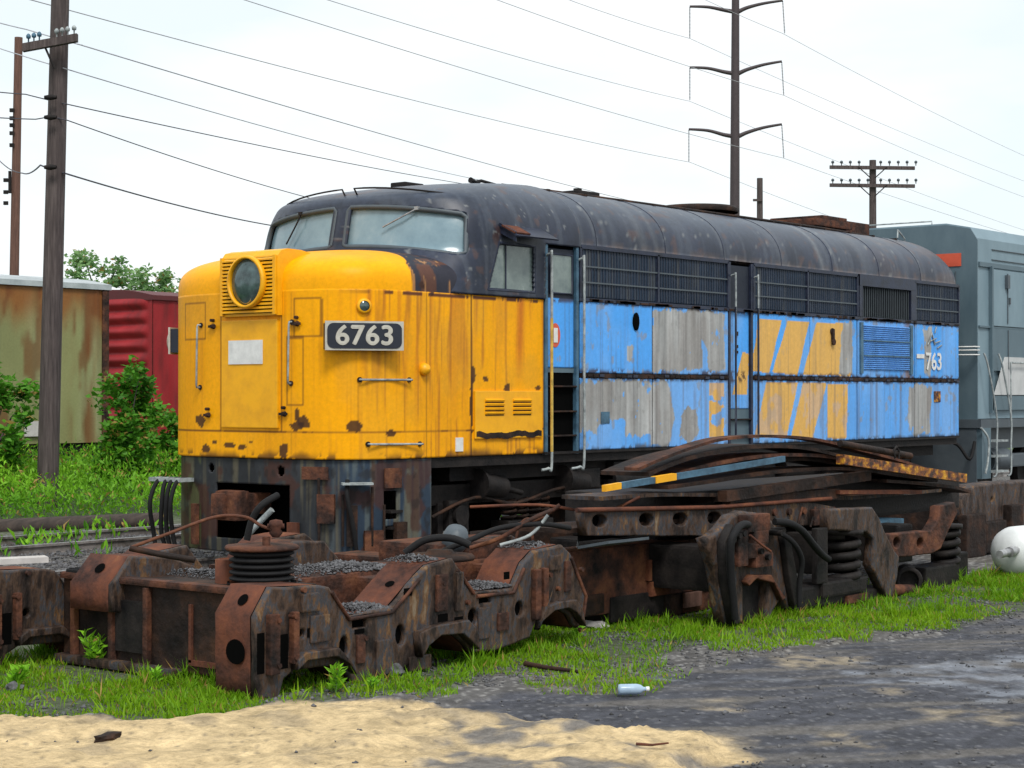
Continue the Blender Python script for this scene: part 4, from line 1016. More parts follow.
MB().tube([(g0+1.1, -.02, 1.3), (g0+1.1, -.02, 2.3), (24.5, -.02, 2.3)], .018, 6).build('walkway_rail', 'hand', GL)
for z in (2.42, 2.5, 2.56): MB().tube([(g0-.05, .05, z), (g0-.25, .05, z), (g0-.25, .5, z)], .012, 6).build('end_rail', 'white', GL)
MB().tube(smooth_pts([(g0-.15, -.02, 1.15), (g0-.02, -.10, .95), (g0-.08, -.12, .6), (g0-.14, -.1, .35)], 5), .02, 8).build('air_hose', 'hand', GL)
MB().tube(smooth_pts([(g0-.14, .1, .9), (g0-.35, .1, .6), (g0-.4, .3, .85), (g0-.5, .6, .95)], 5), .03, 8).build('air_hose', 'rubber', GL)
MB().obox((g0+1.1, .06, 3.75), (.05, 0, 0), (0, .05, 0), (0, 0, .12)).build('lamp_bracket', 'greyD', GL)
for z in (4.62,):
    MB().tube([(g0+.05, 1.0, 4.72), (g0+.05, 1.0, 4.82), (g0+.05, 2.4, 4.82), (g0+.05, 2.4, 4.72)], .014, 6).build('roof_grab', 'hand', GL)
for xx in (17.5, 19.6): 
    for y in (.83, 2.27):
        w_ = MB(); w_.lathe([(.001, .07), (.14, .03), (.42, .02), (.50, .07), (.505, -.04), (.53, -.08), (.001, -.06)], (xx, y, .3), (0, -1, 0), 32); w_.build('wheel', 'iron', GL)
d = MB(); d.box(16.7, 20.4, .25, .45, .4, .65, .03); d.cyl((16.6, .3, .55), (17.4, .3, .55), .22); d.build('truck_frame', 'greyD', GL)
d = MB(); d.box(15.0, 15.9, 1.35, 1.75, .35, .65, .04); d.build('coupler', 'rust', GL)

# ================================================================== BOX CARS at left
def boxcar(x0, x1, y0, z0, z1, colfn, label, ribbed=False):
    t = thing('boxcar', ((x0+x1)/2, y0+1.45, -.1), label, 'boxcar'); y1 = y0+2.9
    nx = int((x1-x0)/.07); X, Z = np.meshgrid(np.linspace(x0, x1, nx), np.linspace(z0, z1, 60), indexing='ij')
    Y = y0-.012*(np.abs(((X-x0) % 1.2)-.6) < .05)
    grid('side_wall', np.stack([X, Y, Z], -1), 'paint', t, colfn, smooth=False)
    b = MB(); b.box(x0+.02, x1-.02, y0+.02, y1, z0, z1-.01); b.build('car_core', 'rustD', t)
    if ribbed:
        ny = 60; YY_, ZZ_ = np.meshgrid(np.linspace(y0, y1, ny), np.linspace(z0, z1, 110), indexing='ij')
        u = (YY_-y0)/(y1-y0); rr = (ZZ_-z0)/.34 % 1
        ribs = np.clip(np.sin(PI*rr), 0, 1)**1.5*np.clip(np.sin(PI*np.clip((u-.06)/.86, 0, 1)), 0, 1)**.4
        XX_ = x0-.02-.11*ribs
        grid('end_wall', np.stack([XX_, YY_, ZZ_], -1), 'paint', t, colfn)
    r = MB(); n = 8; pr = [(y0-.06, z1-.10), (y0-.06, z1+.01)]+[(y0+(y1-y0)*k/n, z1+.02+.17*math.sin(PI*k/n)) for k in range(n+1)]+[(y1+.06, z1+.01), (y1+.06, z1-.1)]
    m_ = len(pr); v = [(x, a, c) for x in (x0-.05, x1+.05) for a, c in pr]
    r.add(v, [(i, m_+i, m_+i+1, i+1) for i in range(m_-1)]+[list(range(m_)), list(range(m_, 2*m_))[::-1]])
    k = x0+.6
    r.build('roof', 'galv' if not ribbed else 'redroof', t)
    b = MB(); b.box(x0, x1, y0+.1, y1-.1, z0-.35, z0); b.build('underframe', 'iron', t)
    for xx in (x0+1.6, x0+3.2, x1-3.2, x1-1.6):
        for y in (y0+.75, y1-.75):
            w_ = MB(); w_.lathe([(.001, .06), (.38, .02), (.42, .06), (.42, -.05), (.001, -.05)], (xx, y, z0-.65), (0, -1, 0), 28); w_.build('wheel', 'rustD', t)
    return t, y1
M['redroof'] = mat('red_roof', (.10, .018, .02), 3, .6, 0, .2)
def c_olive(x, y, z):
    c = np.zeros(x.shape+(3,))+np.array((.25, .26, .115)); c *= (.75+.5*fbm(x*.8, z*.5, 2))[..., None]
    c = mixc(c, sstep(.4, .7, fbm(x*3, z*.4, 3))*.35, (.36, .36, .22))
    top = sstep(2.9, 3.8, z+1.3*(fbm(x*1.6, z*.5, 5)-.5)); c = mixc(c, top*.85, (.26, .085, .02))
    c = mixc(c, sstep(.62, .7, fbm(x*3.5, z*.8, 6))*.7, (.16, .055, .02))
    c = mixc(c, np.exp(-((x-9.4)/.35)**2)*sstep(.3, .6, fbm(x*4, z*.9, 7))*.9, (.17, .06, .02))
    c = mixc(c, (np.abs(((x-9.98) % 1.2)-.6) < .05)*.2, (.12, .11, .05))
    return c
def c_red(x, y, z):
    c = np.zeros(x.shape+(3,))+np.array((.29, .022, .026)); c *= (.6+.8*fbm(x*2+y*2, z*1.2, 2))[..., None]
    c = mixc(c, sstep(.55, .7, fbm(x*5+y*5, z*.8, 3))*.4, (.09, .02, .02)); return c
c1 = far(108, 290, 38)
RX = on_y(153, 400, 20.5)[0]
oc, y1 = boxcar(-6.5, 9.98, 16.5, .75, 3.98, c_olive, 'olive and rust-streaked boxcar with galvanised roof at the left edge')
d = MB()
for k in range(30): d.cyl((9.90, 16.48, .85+k*.105), (9.90, 16.455, .85+k*.105), .018, n=6)
d.box(9.82, 9.98, 16.46, 16.49, .75, 3.98); d.build('corner_post', 'rust', oc)
d = MB(); d.box(7.9, 8.3, 16.44, 16.478, .9, 1.2); d.build('placard', 'plastic', oc)
rc, y1 = boxcar(RX, 28, 20.5, .7, 4.1, c_red, 'dark red boxcar with ribbed end beyond the bushes', True)

# ================================================================== POLES, TOWER, WIRES
def polething(px, ytop, D, r, label, m='wood', zb=G, lean=0, cat='utility pole', name='utility_pole'):
    T = far(px, ytop, D); base = Vector((T.x, T.y, zb)); t = thing(name, base, label, cat)
    return t, base, T
up_ = Vector((0, 0, 1)); RT = Vector((_r[0], _r[1], 0)); FW = Vector((_f[0], _f[1], 0))
b0 = far(47, 478, 30.5); b0.z = G; T0 = far(61, -60, 30.5)
t1 = thing('utility_pole', b0, 'nearer weathered wooden utility pole with slanted crossarm, standing in the weeds', 'utility pole')
MB().tube([b0, b0.lerp(T0, .5), T0], .18, 16, .145).build('pole', 'wood', t1)
ca = far(26, 50, 30.3); cb = far(80, 40, 30.3); ca -= FW*.22; cb -= FW*.22
dv = (cb-ca); d = MB(); d.obox((ca+cb)/2, dv/2, FW*.06, up_*.065); d.build('crossarm', 'wood', t1)
for k, f_ in enumerate((.1, .2, .3, .62, .72, .82, .94)):
    p = ca.lerp(cb, f_)+up_*.06; MB().lathe([(.012, 0), (.012, .07), (.035, .08), (.04, .12), (.02, .15), (.001, .16)], p, up_, 10).build('insulator', 'bluedk' if k < 3 else 'hand', t1)
MB().tube([ca.lerp(cb, .38), far(54, 68, 30.1)], .02, 6).build('brace', 'iron', t1)
for yy in (97, 117, 167): p = far(50, yy, 30.2); MB().lathe([(.03, -.1), (.05, 0), (.03, .1)], p, RT, 8).build('spool', 'iron', t1)
b0 = far(11, 275, 60); b0.z = G; T0 = far(18, 37, 60)
t2 = thing('utility_pole', b0, 'farther reddish bare-topped utility pole behind the olive boxcar', 'utility pole')
MB().tube([b0, T0], .17, 12, .13).build('pole', 'woodR', t2)
d = MB()
for yy in (110, 118, 125, 133, 145, 180, 192, 203): q = far(11.5-(yy > 150)*6, yy, 59.8); d.obox(q, RT*.07, FW*.05, up_*.06)
d.obox(far(9.5, 182, 59.8), RT*.04, FW*.05, up_*.36); d.build('fuse_box', 'iron', t2)
def tower():
    D = 150; T = far(736, -40, D); b = Vector((far(734, 200, D).x, far(734, 200, D).y, G))
    t = thing('transmission_tower', b, 'tall steel monopole pylon with three pairs of curved arms', 'pylon')
    MB().tube([b, T], .50, 12, .30).build('mast', 'pole', t)
    for (yc_, pl, pr) in ((11, (690, 6), (783, 0)), (73, (690, 67), (782, 61)), (136, (689, 129), (782, 124))):
        for (qx, qy), side in ((pl, -1), (pr, 1)):
            pts = [far(736+side*3, yc_, D), far(736+side*12, yc_-1.5 if side < 0 else yc_-4, D), far(736+side*28, (yc_*.4+qy*.6)-1.5, D), far(qx, qy, D)]
            MB().tube(smooth_pts(pts, 5), .19, 8, .10).build('arm', 'pole', t)
            iy = {(690, 6): 38, (783, 0): 33, (690, 67): 100, (782, 61): 95, (689, 129): 162, (782, 124): 158}[(qx, qy)]
            p = far(qx, qy, D); q = far(qx+(2 if side > 0 else 0), iy, D); n = 22
            i_ = MB(); i_.tube([p, q], .025, 5)
            for k in range(n): i_.lathe([(.02, -.02), (.085, 0), (.02, .02)], p.lerp(q, (k+1)/(n+1)), up_, 8)
            i_.build('insulator_string', 'greyD', t)
tower()
T = far(873, 160, 70); b = Vector((T.x, T.y, G)); t3 = thing('telegraph_pole', b, 'brown telegraph pole with two crossarms behind the locomotives', 'telegraph pole')
MB().tube([b, T], .17, 12, .13).build('pole', 'wood', t3)
for yy in (167, 185):
    a_, b_ = far(830, yy, 69.8), far(915, yy+1, 69.8); MB().obox((a_+b_)/2, (b_-a_)/2, FW*.06, up_*.065).build('crossarm', 'wood', t3)
    for k in range(10):
        if k == 4 and yy == 167: continue
        p = far(833+k*8.8+(4 if k > 4 else 0), yy-1.5, 69.8); MB().lathe([(.02, 0), (.02, .08), (.06, .1), (.055, .17), (.001, .2)], p, up_, 8).build('insulator', 'greyD', t3)
    for sg in (-1, 1): MB().tube([far(873+sg*14, yy, 69.7), far(873+sg*2, yy+11, 69.7)], .022, 5).build('brace', 'iron', t3)
T = far(760, 178, 95); b = Vector((T.x, T.y, G)); t4 = thing('utility_pole', b, 'short bare pole top just right of the steel pylon', 'utility pole')
MB().tube([b, T], .20, 10, .15).build('pole', 'wood', t4); MB().obox(far(758, 200, 94.8), RT*.25, FW*.05, up_*.06).build('bracket', 'wood', t4)
def wire(pts, r0, label, m='wire', grp=None, sag=.9):
    """pts = [(px,py,D)...] attachment points; each span hangs a little"""
    P_ = []
    for a, b in zip(pts[:-1], pts[1:]):
        A, B = far(*a), far(*b); L = (B-A).length
        for k in range(24):
            f_ = k/24; p = A.lerp(B, f_); p.z -= sag*L*.004*4*f_*(1-f_); P_.append(p)
    P_.append(far(*pts[-1]))
    tag(MB().tube(P_, r0, 5).build('power_line', m), label, 'power line', grp)
HV = 'high voltage lines on the steel pylon'
wire([(560, -4, 118), (690, 38, 150), (1030, 183, 240)], .020, 'wire hung from the upper left arm of the pylon', grp=HV)
wire([(690, -8, 135), (783, 33, 150), (1030, 158, 220)], .020, 'wire hung from the upper right arm of the pylon', grp=HV)
wire([(320, -3, 85), (690, 101, 150), (1030, 232, 240)], .020, 'wire hung from the middle left arm of the pylon', grp=HV)
wire([(488, -4, 100), (784, 95, 150), (1030, 199, 220)], .020, 'wire hung from the middle right arm of the pylon', grp=HV)
wire([(18, -4, 60), (690, 162, 150), (905, 242, 200)], .020, 'wire hung from the lower left arm of the pylon', grp=HV)
wire([(240, -2, 75), (784, 158, 150), (1045, 244, 210)], .020, 'wire hung from the lower right arm of the pylon', grp=HV)
LV = 'thin lines leaving the left wooden pole'
wire([(-10, 20, 32), (26, 29, 31), (82, 45, 30.3), (720, 220, 90)], .011, 'thin wire from the crossarm tip of the near wooden pole', grp=LV)
wire([(-10, 45, 32), (67, 69, 30.3), (480, 180, 60)], .010, 'thin wire just below the near pole crossarm', grp=LV)
wire([(-10, 91, 31.5), (25, 94, 31), (67, 104, 30.3), (560, 197, 75)], .010, 'dark wire leaving the near pole at its uppermost spool', 'wireD', LV)
wire([(-10, 117, 31.5), (35, 119, 31), (50, 116, 30.4), (67, 120, 30.3), (310, 198, 46)], .010, 'dark sagging wire leaving the near pole at its middle spool', 'wireD', LV)
wire([(-10, 150, 58), (8, 168, 50), (22, 173, 45), (40, 165, 32), (64, 173, 30.3), (275, 226, 46)], .015, 'thick black cable leaving the near pole at its lowest spool', 'wireD', LV, 1.2)

# ================================================================== TREES AND BUSHES
def crown(cen, rad, n, clumps, size, m, seed, flat=.8):
    r = np.random.default_rng(seed)
    cc = r.normal(size=(clumps, 3)); cc /= np.linalg.norm(cc, axis=1, keepdims=True); cc *= (r.random((clumps, 1))**.4)
    cr_ = .12+.22*r.random(clumps)**1.5; k = r.integers(0, clumps, n)
    o = r.normal(size=(n, 3)); o /= np.linalg.norm(o, axis=1, keepdims=True); o *= (r.random((n, 1))**.5)*cr_[k][:, None]
    p = (cc[k]+o)*np.array(rad)+np.array(cen)
    cm = .15+.55*vnoise(k*3.7, k*0, seed)+.35*o[:, 2]/.3*.5
    d = r.normal(size=(n, 3)); d[:, 2] = np.abs(d[:, 2])*.3
    return p, d, cm, cc*np.array(rad)+np.array(cen)
def tree(cen, rad, n, clumps, size, m, seed, label, name='tree', cat='tree', group=None, trunk=.16, zb=None):
    zb = float(gheight(np.array([cen[0]]), np.array([cen[1]]))[0]) if zb is None else zb
    t = thing(name, (cen[0], cen[1], zb), label, cat, group)
    p, d, cm, cc = crown(cen, rad, n, clumps, size, m, seed)
    leaves('crown' if cat == 'tree' else 'foliage', p, d, size, size*.30, m, t, seed, cm)
    b = MB(); b.tube([(cen[0], cen[1], zb-.1), (cen[0]+.05, cen[1], (zb+cen[2])/2), tuple(cen)], trunk, 8, trunk*.5)
    for q in cc[:12]: b.tube([(cen[0], cen[1], zb+(cen[2]-zb)*.6), Vector(cen).lerp(Vector(q), .5)-up_*.1*rad[2], Vector(q)], trunk*.45, 5, trunk*.1)
    b.build('trunk' if cat == 'tree' else 'stem', 'wood', t)
for i, (px, py, rr, h_, lab) in enumerate(((98, 274, 2.6, 2.1, 'loose green tree just above the right half of the olive boxcar roof'), (155, 277, 2.0, 1.9, 'green tree showing above the dark red boxcar'), (28, 290, 2.2, 1.3, 'low tree top showing at the left behind the olive boxcar'))):
    c = far(px, py+20, 95); tree(c, (rr, rr, h_), 2600, 42, .26, 'tree', 70+i, lab, group='trees beyond the stored boxcars', zb=G)
c = far(127, 422, 33); tree((c.x, c.y, c.z-.1), (.66, .62, 1.15), 3600, 60, .12, 'bush', 81, 'dark green bush climbing beside the end of the olive boxcar', 'bush', 'bush', trunk=.05)
c = far(-8, 425, 31); tree((c.x, c.y, c.z), (.75, .7, 1.2), 3400, 46, .13, 'bush', 82, 'green shrub cut off by the left edge of the picture', 'bush', 'bush', trunk=.05)
c = far(158, 440, 34.5); tree((c.x, c.y, c.z-.2), (.5, .4, .8), 1800, 26, .13, 'bush', 83, 'low bush in front of the red boxcar, touching the locomotive nose', 'bush', 'bush', trunk=.04)
def sprig(px, py, h_, n, label, seed, spread=.35, sz=.09):
    x, y = on_g(px, py); z = G
    t = thing('weed_plant', (x, y, z), label, 'plant'); r = np.random.default_rng(seed)
    ps, ds = [], []; st = MB()
    for k in range(max(2, n//22)):
        an = r.random()*2*PI; dx, dy = spread*h_*math.cos(an)*r.random(), spread*h_*math.sin(an)*r.random(); hh = h_*(.6+.4*r.random())
        st.tube([(x, y, z), (x+dx*.5, y+dy*.5, z+hh*.6), (x+dx, y+dy, z+hh)], .005, 5)
        for j in range(22):
            f_ = .2+.8*j/22; a = j*2.4; ps.append((x+dx*f_, y+dy*f_, z+hh*f_)); ds.append((math.cos(a), math.sin(a), .45+.5*f_))
    leaves('foliage', np.array(ps), np.array(ds), sz, sz*.16, 'weed', t, seed, np.full(len(ps), .85)); st.build('stem', 'weedstem', t)
M['weedstem'] = mat('weed_stem', (.10, .2, .04), 8, .7, 0, 0)
sprig(98, 668, .27, 90, 'feathery weed standing before the dark end transom', 1, .5)
sprig(158, 685, .15, 44, 'small leafy weed in the grass left of the near bogie frame', 2, .3, .06)
sprig(336, 694, .22, 66, 'taller leafy weed under the arch of the near bogie frame', 3, .3, .075)
sprig(16, 688, .18, 66, 'leafy weed at the far left beside the rusty frame corner', 4, .4, .08)
sprig(575, 640, .13, 66, 'low broad weed at the right end of the near bogie frame', 5, .6, .06)
sprig(372, 690, .10, 44, 'tiny weed beside the pale stone under the near bogie frame', 6, .5, .05)

# ================================================================== FRAME A : bare three-axle bogie frame in front
YA = -4.75
FA = thing('bogie_frame', (-3.9, -3.5, G), 'rusty three-axle bogie frame without wheels lying nearest, gravel heaped on its deck', 'bogie frame', 'scrapped bogie frames')
SX = [0.]
def a1(X, Y): p = on_y(200+X/3.657, 520+Y/3.657, YA); return p[0]+SX[0], p[1]
def a2(X, Y): p = on_y(360+X/3.657, 520+Y/3.657, YA); return p[0]+SX[0], p[1]
out = [a1(208, 655), a1(205, 355), a1(262, 245), a1(440, 238), a1(475, 245), a1(548, 350), a1(700, 320), a1(805, 195), a1(835, 165), a1(925, 140), a1(1000, 250),
       a2(425, 262), a2(560, 248), a2(600, 155), a2(640, 112), a2(740, 90), a2(770, 120), a2(800, 185), a2(832, 270), a2(822, 350), a2(800, 395),
       a2(785, 385), a2(765, 345), a2(735, 328), a2(685, 338), a2(645, 372), a2(622, 430), a2(560, 455), a2(490, 480), a2(410, 485), a2(385, 450), a2(350, 420), a2(270, 428), a2(225, 465), a2(205, 505), a2(140, 568),
       a1(640, 590), a1(560, 600), a1(545, 565), a1(510, 530), a1(350, 548), a1(310, 580), a1(290, 660)]
def elip(f, X, Y, rx, ry, n=14):
    return [f(X+rx*math.cos(2*PI*k/n), Y+ry*math.sin(2*PI*k/n)) for k in range(n)]
holes = [elip(a1, 530, 465, 17, 40), elip(a1, 735, 420, 17, 38), elip(a1, 1000, 355, 17, 30), [a1(560, 360), a1(612, 355), a1(612, 390), a1(560, 395)],
         elip(a2, 585, 325, 16, 28), [a2(438, 275), a2(482, 270), a2(482, 300), a2(438, 305)], elip(a1, 375, 415, 12, 16, 10)]
def jog(pl, a=.006, seed=1):
    r = random.Random(seed); o = []
    for i in range(len(pl)):
        p, q = pl[i], pl[(i+1) % len(pl)]; o.append(p); L = math.hypot(q[0]-p[0], q[1]-p[1]); n = int(L/.16)
        for k in range(1, n+1):
            f_ = k/(n+1); o.append((p[0]+(q[0]-p[0])*f_+r.uniform(-a, a), p[1]+(q[1]-p[1])*f_+r.uniform(-a, a)))
    return o
def side_frame(dy, par, near=True):
    dx = 0 if near else -.45
    sh_ = lambda pl: [(p[0]+dx, p[1]) for p in pl]
    s = plate('side_frame', sh_(jog(out)), [sh_(h) for h in holes], YA+dy, YA+dy+.06, 'rustG', par, .018)
    # closed box behind the face, its own top skin of orange rust (open at the bottom arches)
    b = plate('frame_box', sh_(jog(out, .005, 2)), [], YA+dy+.058, YA+dy+.42, 'rustO', par, .02)
    plate('hole_shade_plate', sh_(out), [], YA+dy+.052, YA+dy+.057, 'black', par, .001)  # thin black sheet added behind the face so its holes look shaded
    return s
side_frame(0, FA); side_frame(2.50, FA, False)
# dark backing in the arches, end hole, lips, pedestal ribs, etc.
xe, _ = a1(208, 500)
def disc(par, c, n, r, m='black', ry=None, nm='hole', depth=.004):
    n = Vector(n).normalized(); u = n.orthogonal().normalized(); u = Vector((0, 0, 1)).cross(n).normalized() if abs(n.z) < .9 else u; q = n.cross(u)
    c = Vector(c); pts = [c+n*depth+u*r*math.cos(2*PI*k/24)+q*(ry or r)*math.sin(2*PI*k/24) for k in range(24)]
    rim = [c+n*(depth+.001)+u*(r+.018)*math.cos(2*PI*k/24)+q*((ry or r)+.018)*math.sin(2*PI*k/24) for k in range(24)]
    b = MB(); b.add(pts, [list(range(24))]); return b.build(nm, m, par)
for dy in (0, 2.50):
    SX[0] = -.45 if dy else 0.; xe, _ = a1(208, 500)
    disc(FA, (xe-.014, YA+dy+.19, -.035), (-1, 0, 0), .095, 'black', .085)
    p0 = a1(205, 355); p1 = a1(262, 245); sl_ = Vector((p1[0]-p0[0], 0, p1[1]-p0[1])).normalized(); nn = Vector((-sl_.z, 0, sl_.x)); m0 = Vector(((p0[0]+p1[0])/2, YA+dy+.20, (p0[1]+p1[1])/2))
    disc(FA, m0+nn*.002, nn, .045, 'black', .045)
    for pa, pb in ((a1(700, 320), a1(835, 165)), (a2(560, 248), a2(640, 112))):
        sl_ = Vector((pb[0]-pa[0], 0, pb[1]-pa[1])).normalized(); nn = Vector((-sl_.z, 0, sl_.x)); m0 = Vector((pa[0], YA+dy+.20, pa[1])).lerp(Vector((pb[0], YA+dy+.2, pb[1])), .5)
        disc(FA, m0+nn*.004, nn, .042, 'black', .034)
    for pl in ([a1(335, 505), a1(360, 480), a1(480, 462), a1(540, 530), a1(545, 560), a1(520, 520), a1(470, 495), a1(365, 510), a1(330, 545)],
               [a2(190, 410), a2(240, 385), a2(370, 362), a2(400, 395), a2(410, 470), a2(385, 445), a2(350, 412), a2(270, 418), a2(225, 455), a2(200, 500)],
               [a2(655, 315), a2(700, 296), a2(765, 288), a2(785, 320), a2(800, 385), a2(765, 335), a2(735, 318), a2(685, 328), a2(640, 368), a2(630, 400)]):
        plate('arch_lip', pl, [], YA+dy-.085, YA+dy-.002, 'rustG', FA, .01)
    for X0, X1, Y0, Y1, f in ((240, 275, 345, 560, a1), (325, 345, 335, 520, a1), (625, 645, 180, 360, a2), (655, 672, 175, 330, a2)):
        pa = f(X0, Y0); pb = f(X1, Y1); MB().box(pa[0], pb[0], YA+dy-.055, YA+dy-.002, pb[1], pa[1], .008).build('wear_plate', 'rust', FA)
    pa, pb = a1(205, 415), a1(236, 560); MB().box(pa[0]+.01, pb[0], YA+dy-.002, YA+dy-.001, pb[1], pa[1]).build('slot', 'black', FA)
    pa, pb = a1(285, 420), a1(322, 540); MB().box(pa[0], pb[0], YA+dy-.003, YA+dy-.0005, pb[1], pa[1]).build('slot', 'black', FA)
    d = MB()
    for X, Y, f in ((270, 365, a1), (330, 350, a1), (270, 530, a1), (332, 500, a1), (375, 255, a1), (600, 430, a1), (800, 400, a2), (805, 180, a2), (390, 300, a2), (690, 200, a2), (720, 250, a2), (300, 230, a2)):
        pa = f(X, Y); MB().cyl((pa[0], YA+dy-.065 if X < 350 and f is a1 else YA+dy-.03, pa[1]), (pa[0], YA+dy, pa[1]), .02, n=6).build('bolt', 'rust', FA)
SX[0] = 0.
# cross members
za = .335
d = MB(); d.box(-5.42, -5.36, YA+.42, YA+2.50, -.30, .30, .015); d.box(-5.42, -4.75, YA+.42, YA+2.50, .27, .335, .015); d.box(-4.8, -4.72, YA+.42, YA+2.50, -.25, .27, .01); d.build('end_transom', 'rustD', FA)
d = MB()
for y in (YA+.62, YA+1.0): d.box(-5.44, -5.42, y, y+.03, -.22, .20)
d.box(-5.44, -5.42, YA+.62, YA+1.03, -.24, -.20); d.build('transom_rib', 'rustO', FA)
d = MB(); d.box(-5.46, -5.10, YA+1.95, YA+2.42, .345, .375, .01); 
for k in range(6): d.box(-5.44+k*.06, -5.42+k*.06, YA+1.96, YA+2.41, .376, .383)
d.build('rubber_pad', 'rubber', FA)
for x0_, x1_, z_ in ((-3.95, -3.45, .30), (-2.55, -2.15, .30)):
    MB().box(x0_, x1_, YA+.42, YA+2.50, -.12, z_, .03).build('transom', 'rust', FA)
MB().box(-4.75, -2.2, -3.95, -3.35, .0, .33, .03).build('centre_beam', 'rust', FA)
def casting(L, y, th, m, nm='cast_pedestal', hl=None):
    pl = [on_y(X, Y, y) for X, Y in L]
    plate(nm, jog(pl, .006, len(L)), [], y, y+.05, 'rustG', FA, .018)
    plate(nm, jog([(a, b-.004) for a, b in pl], .005, 3), [], y+.045, y+th, m, FA, .02)
casting([(112, 612), (112, 585), (132, 556), (172, 557), (196, 566), (208, 592), (214, 612)], -2.98, .50, 'rustO')
pa_, pb_ = on_y(112, 585, -2.98), on_y(132, 556, -2.98); sl_ = Vector((pb_[0]-pa_[0], 0, pb_[1]-pa_[1])).normalized(); nn = Vector((-sl_.z, 0, sl_.x))
disc(FA, Vector(((pa_[0]+pb_[0])/2, -2.73, (pa_[1]+pb_[1])/2))+nn*.004, nn, .05, 'black', .045)
casting([(283, 590), (284, 548), (296, 541), (325, 541), (338, 556), (352, 580), (356, 592)], -3.35, .45, 'rust')
casting([(455, 570), (460, 552), (478, 538), (512, 535), (528, 545), (540, 570)], -3.3, .4, 'rustO')
# ribs, lips and pockets of the end transom
MB().box(-5.47, -5.35, YA+.43, YA+2.49, .30, .352, .02).build('transom_lip', 'rust', FA)
for y in (YA+1.45, YA+1.85, YA+2.3): MB().box(-5.475, -5.425, y, y+.05, -.28, .29, .01).build('transom_rib', 'rust', FA)
MB().box(-5.45, -5.424, YA+1.50, YA+1.84, -.2, .18).build('pocket', 'iron', FA)
MB().box(-5.52, -5.42, YA+1.1, YA+2.49, -.335, -.27, .02).build('transom_lip', 'rustG', FA)
# bosses, pads and weld beads on the outer face
for f, X0, Y0, X1, Y1, m_, o in ((a1, 365, 270, 430, 330, 'rustG', .03), (a1, 400, 350, 470, 440, 'rustG', .02), (a1, 860, 200, 900, 330, 'rust', .025), (a1, 930, 190, 955, 330, 'rustG', .03), (a1, 640, 440, 690, 560, 'rustG', .022), (a1, 570, 420, 600, 520, 'rust', .02),
                                 (a2, 500, 340, 540, 400, 'rust', .02), (a2, 690, 130, 730, 180, 'rustG', .02), (a2, 745, 150, 765, 260, 'rust', .025), (a2, 430, 320, 470, 430, 'rustG', .018), (a1, 760, 500, 840, 540, 'rustG', .02)):
    p, q = f(X0, Y0), f(X1, Y1); MB().box(p[0], q[0], YA-o, YA+.004, q[1], p[1], .012).build('cast_pad', m_, FA)
for f, X0, Y0, X1, Y1 in ((a1, 870, 345, 905, 368), (a1, 745, 250, 775, 275), (a2, 525, 190, 545, 215), (a1, 565, 400, 600, 412), (a2, 345, 355, 375, 372), (a1, 392, 395, 420, 425)):
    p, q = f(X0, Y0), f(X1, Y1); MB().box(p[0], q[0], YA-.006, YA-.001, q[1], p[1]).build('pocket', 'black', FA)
for f, L_ in ((a1, [(480, 255), (545, 355), (700, 330), (800, 210)]), (a1, [(1000, 262), (940, 175)]), (a2, [(425, 272), (560, 258), (598, 170)]), (a2, [(770, 130), (825, 270), (815, 345)])):
    pts = [f(*q) for q in L_]; MB().tube([(a_, YA-.004, b_-.015) for a_, b_ in pts], .016, 6).build('weld_bead', 'rust', FA)
# spring stack on the centre, pin, disc
c = far(262, 577, 13.35)
sp = MB(); sp.lathe([(.001, 0), (.25, 0), (.25, .03)], (c.x, c.y, c.z-.06), up_, 32)
for k in range(5): sp.lathe([(.20, .035+k*.045), (.235, .05+k*.045), (.235, .062+k*.045), (.20, .077+k*.045)], (c.x, c.y, c.z-.06), up_, 32)
spo = sp.build('rubber_spring', 'rubber', FA)
MB().lathe([(.001, .30), (.10, .30), (.26, .292), (.27, .275), (.26, .26), (.001, .26)], (c.x, c.y, c.z-.06), up_, 32).build('spring_cap', 'rust', FA)
MB().cyl((c.x-.05, c.y-.1, c.z+.23), (c.x-.05, c.y-.1, c.z+.30), .03, n=10).build('cap_bolt', 'rust', FA)
q = far(276, 533, 13.3); d = MB(); d.lathe([(.025, -.03), (.05, 0), (.035, .03), (.055, .055), (.045, .09), (.001, .10)], q, up_, 14); d.cyl(q+up_*.05-RT*.06, q+up_*.05+RT*.06, .018, n=8); d.build('valve', 'rustO', FA)
c = far(229, 583, 13.5); MB().lathe([(.10, -.05), (.10, .175), (.08, .18), (.07, .12), (.001, .11)], c, up_, 26).build('pivot_pin', 'rustO', FA)
c = far(440, 556, 14.6); d = MB(); d.lathe([(.001, 0), (.27, 0), (.28, .02), (.26, .045), (.12, .05), (.10, .08), (.001, .085)], c-up_*.03, up_, 32); d.build('spring_seat', 'rustD', FA)
MB().box(-2.9, -2.1, -3.9, -3.2, .30, .48, .04).build('bolster', 'rust', FA)
def hose(pts, r, nm, m, par): return MB().tube(smooth_pts([far(*p) for p in pts], 6), r, 8).build(nm, m, par)
hose([(132, 547, 12.9), (170, 533, 13.0), (215, 517, 13.2), (245, 517, 13.3), (262, 526, 13.3), (280, 532, 13.3)], .012, 'cable', 'rust', FA)
hose([(130, 548, 12.9), (165, 555, 12.9), (195, 560, 12.9)], .022, 'brake_rod', 'rustD', FA)
hose([(247, 540, 13.6), (252, 520, 13.6), (262, 505, 13.6), (278, 495, 13.7)], .025, 'hose', 'rubber', FA)
hose([(405, 553, 14.6), (425, 540, 14.6), (450, 538, 14.6), (470, 545, 14.6)], .03, 'hose', 'rubber', FA)
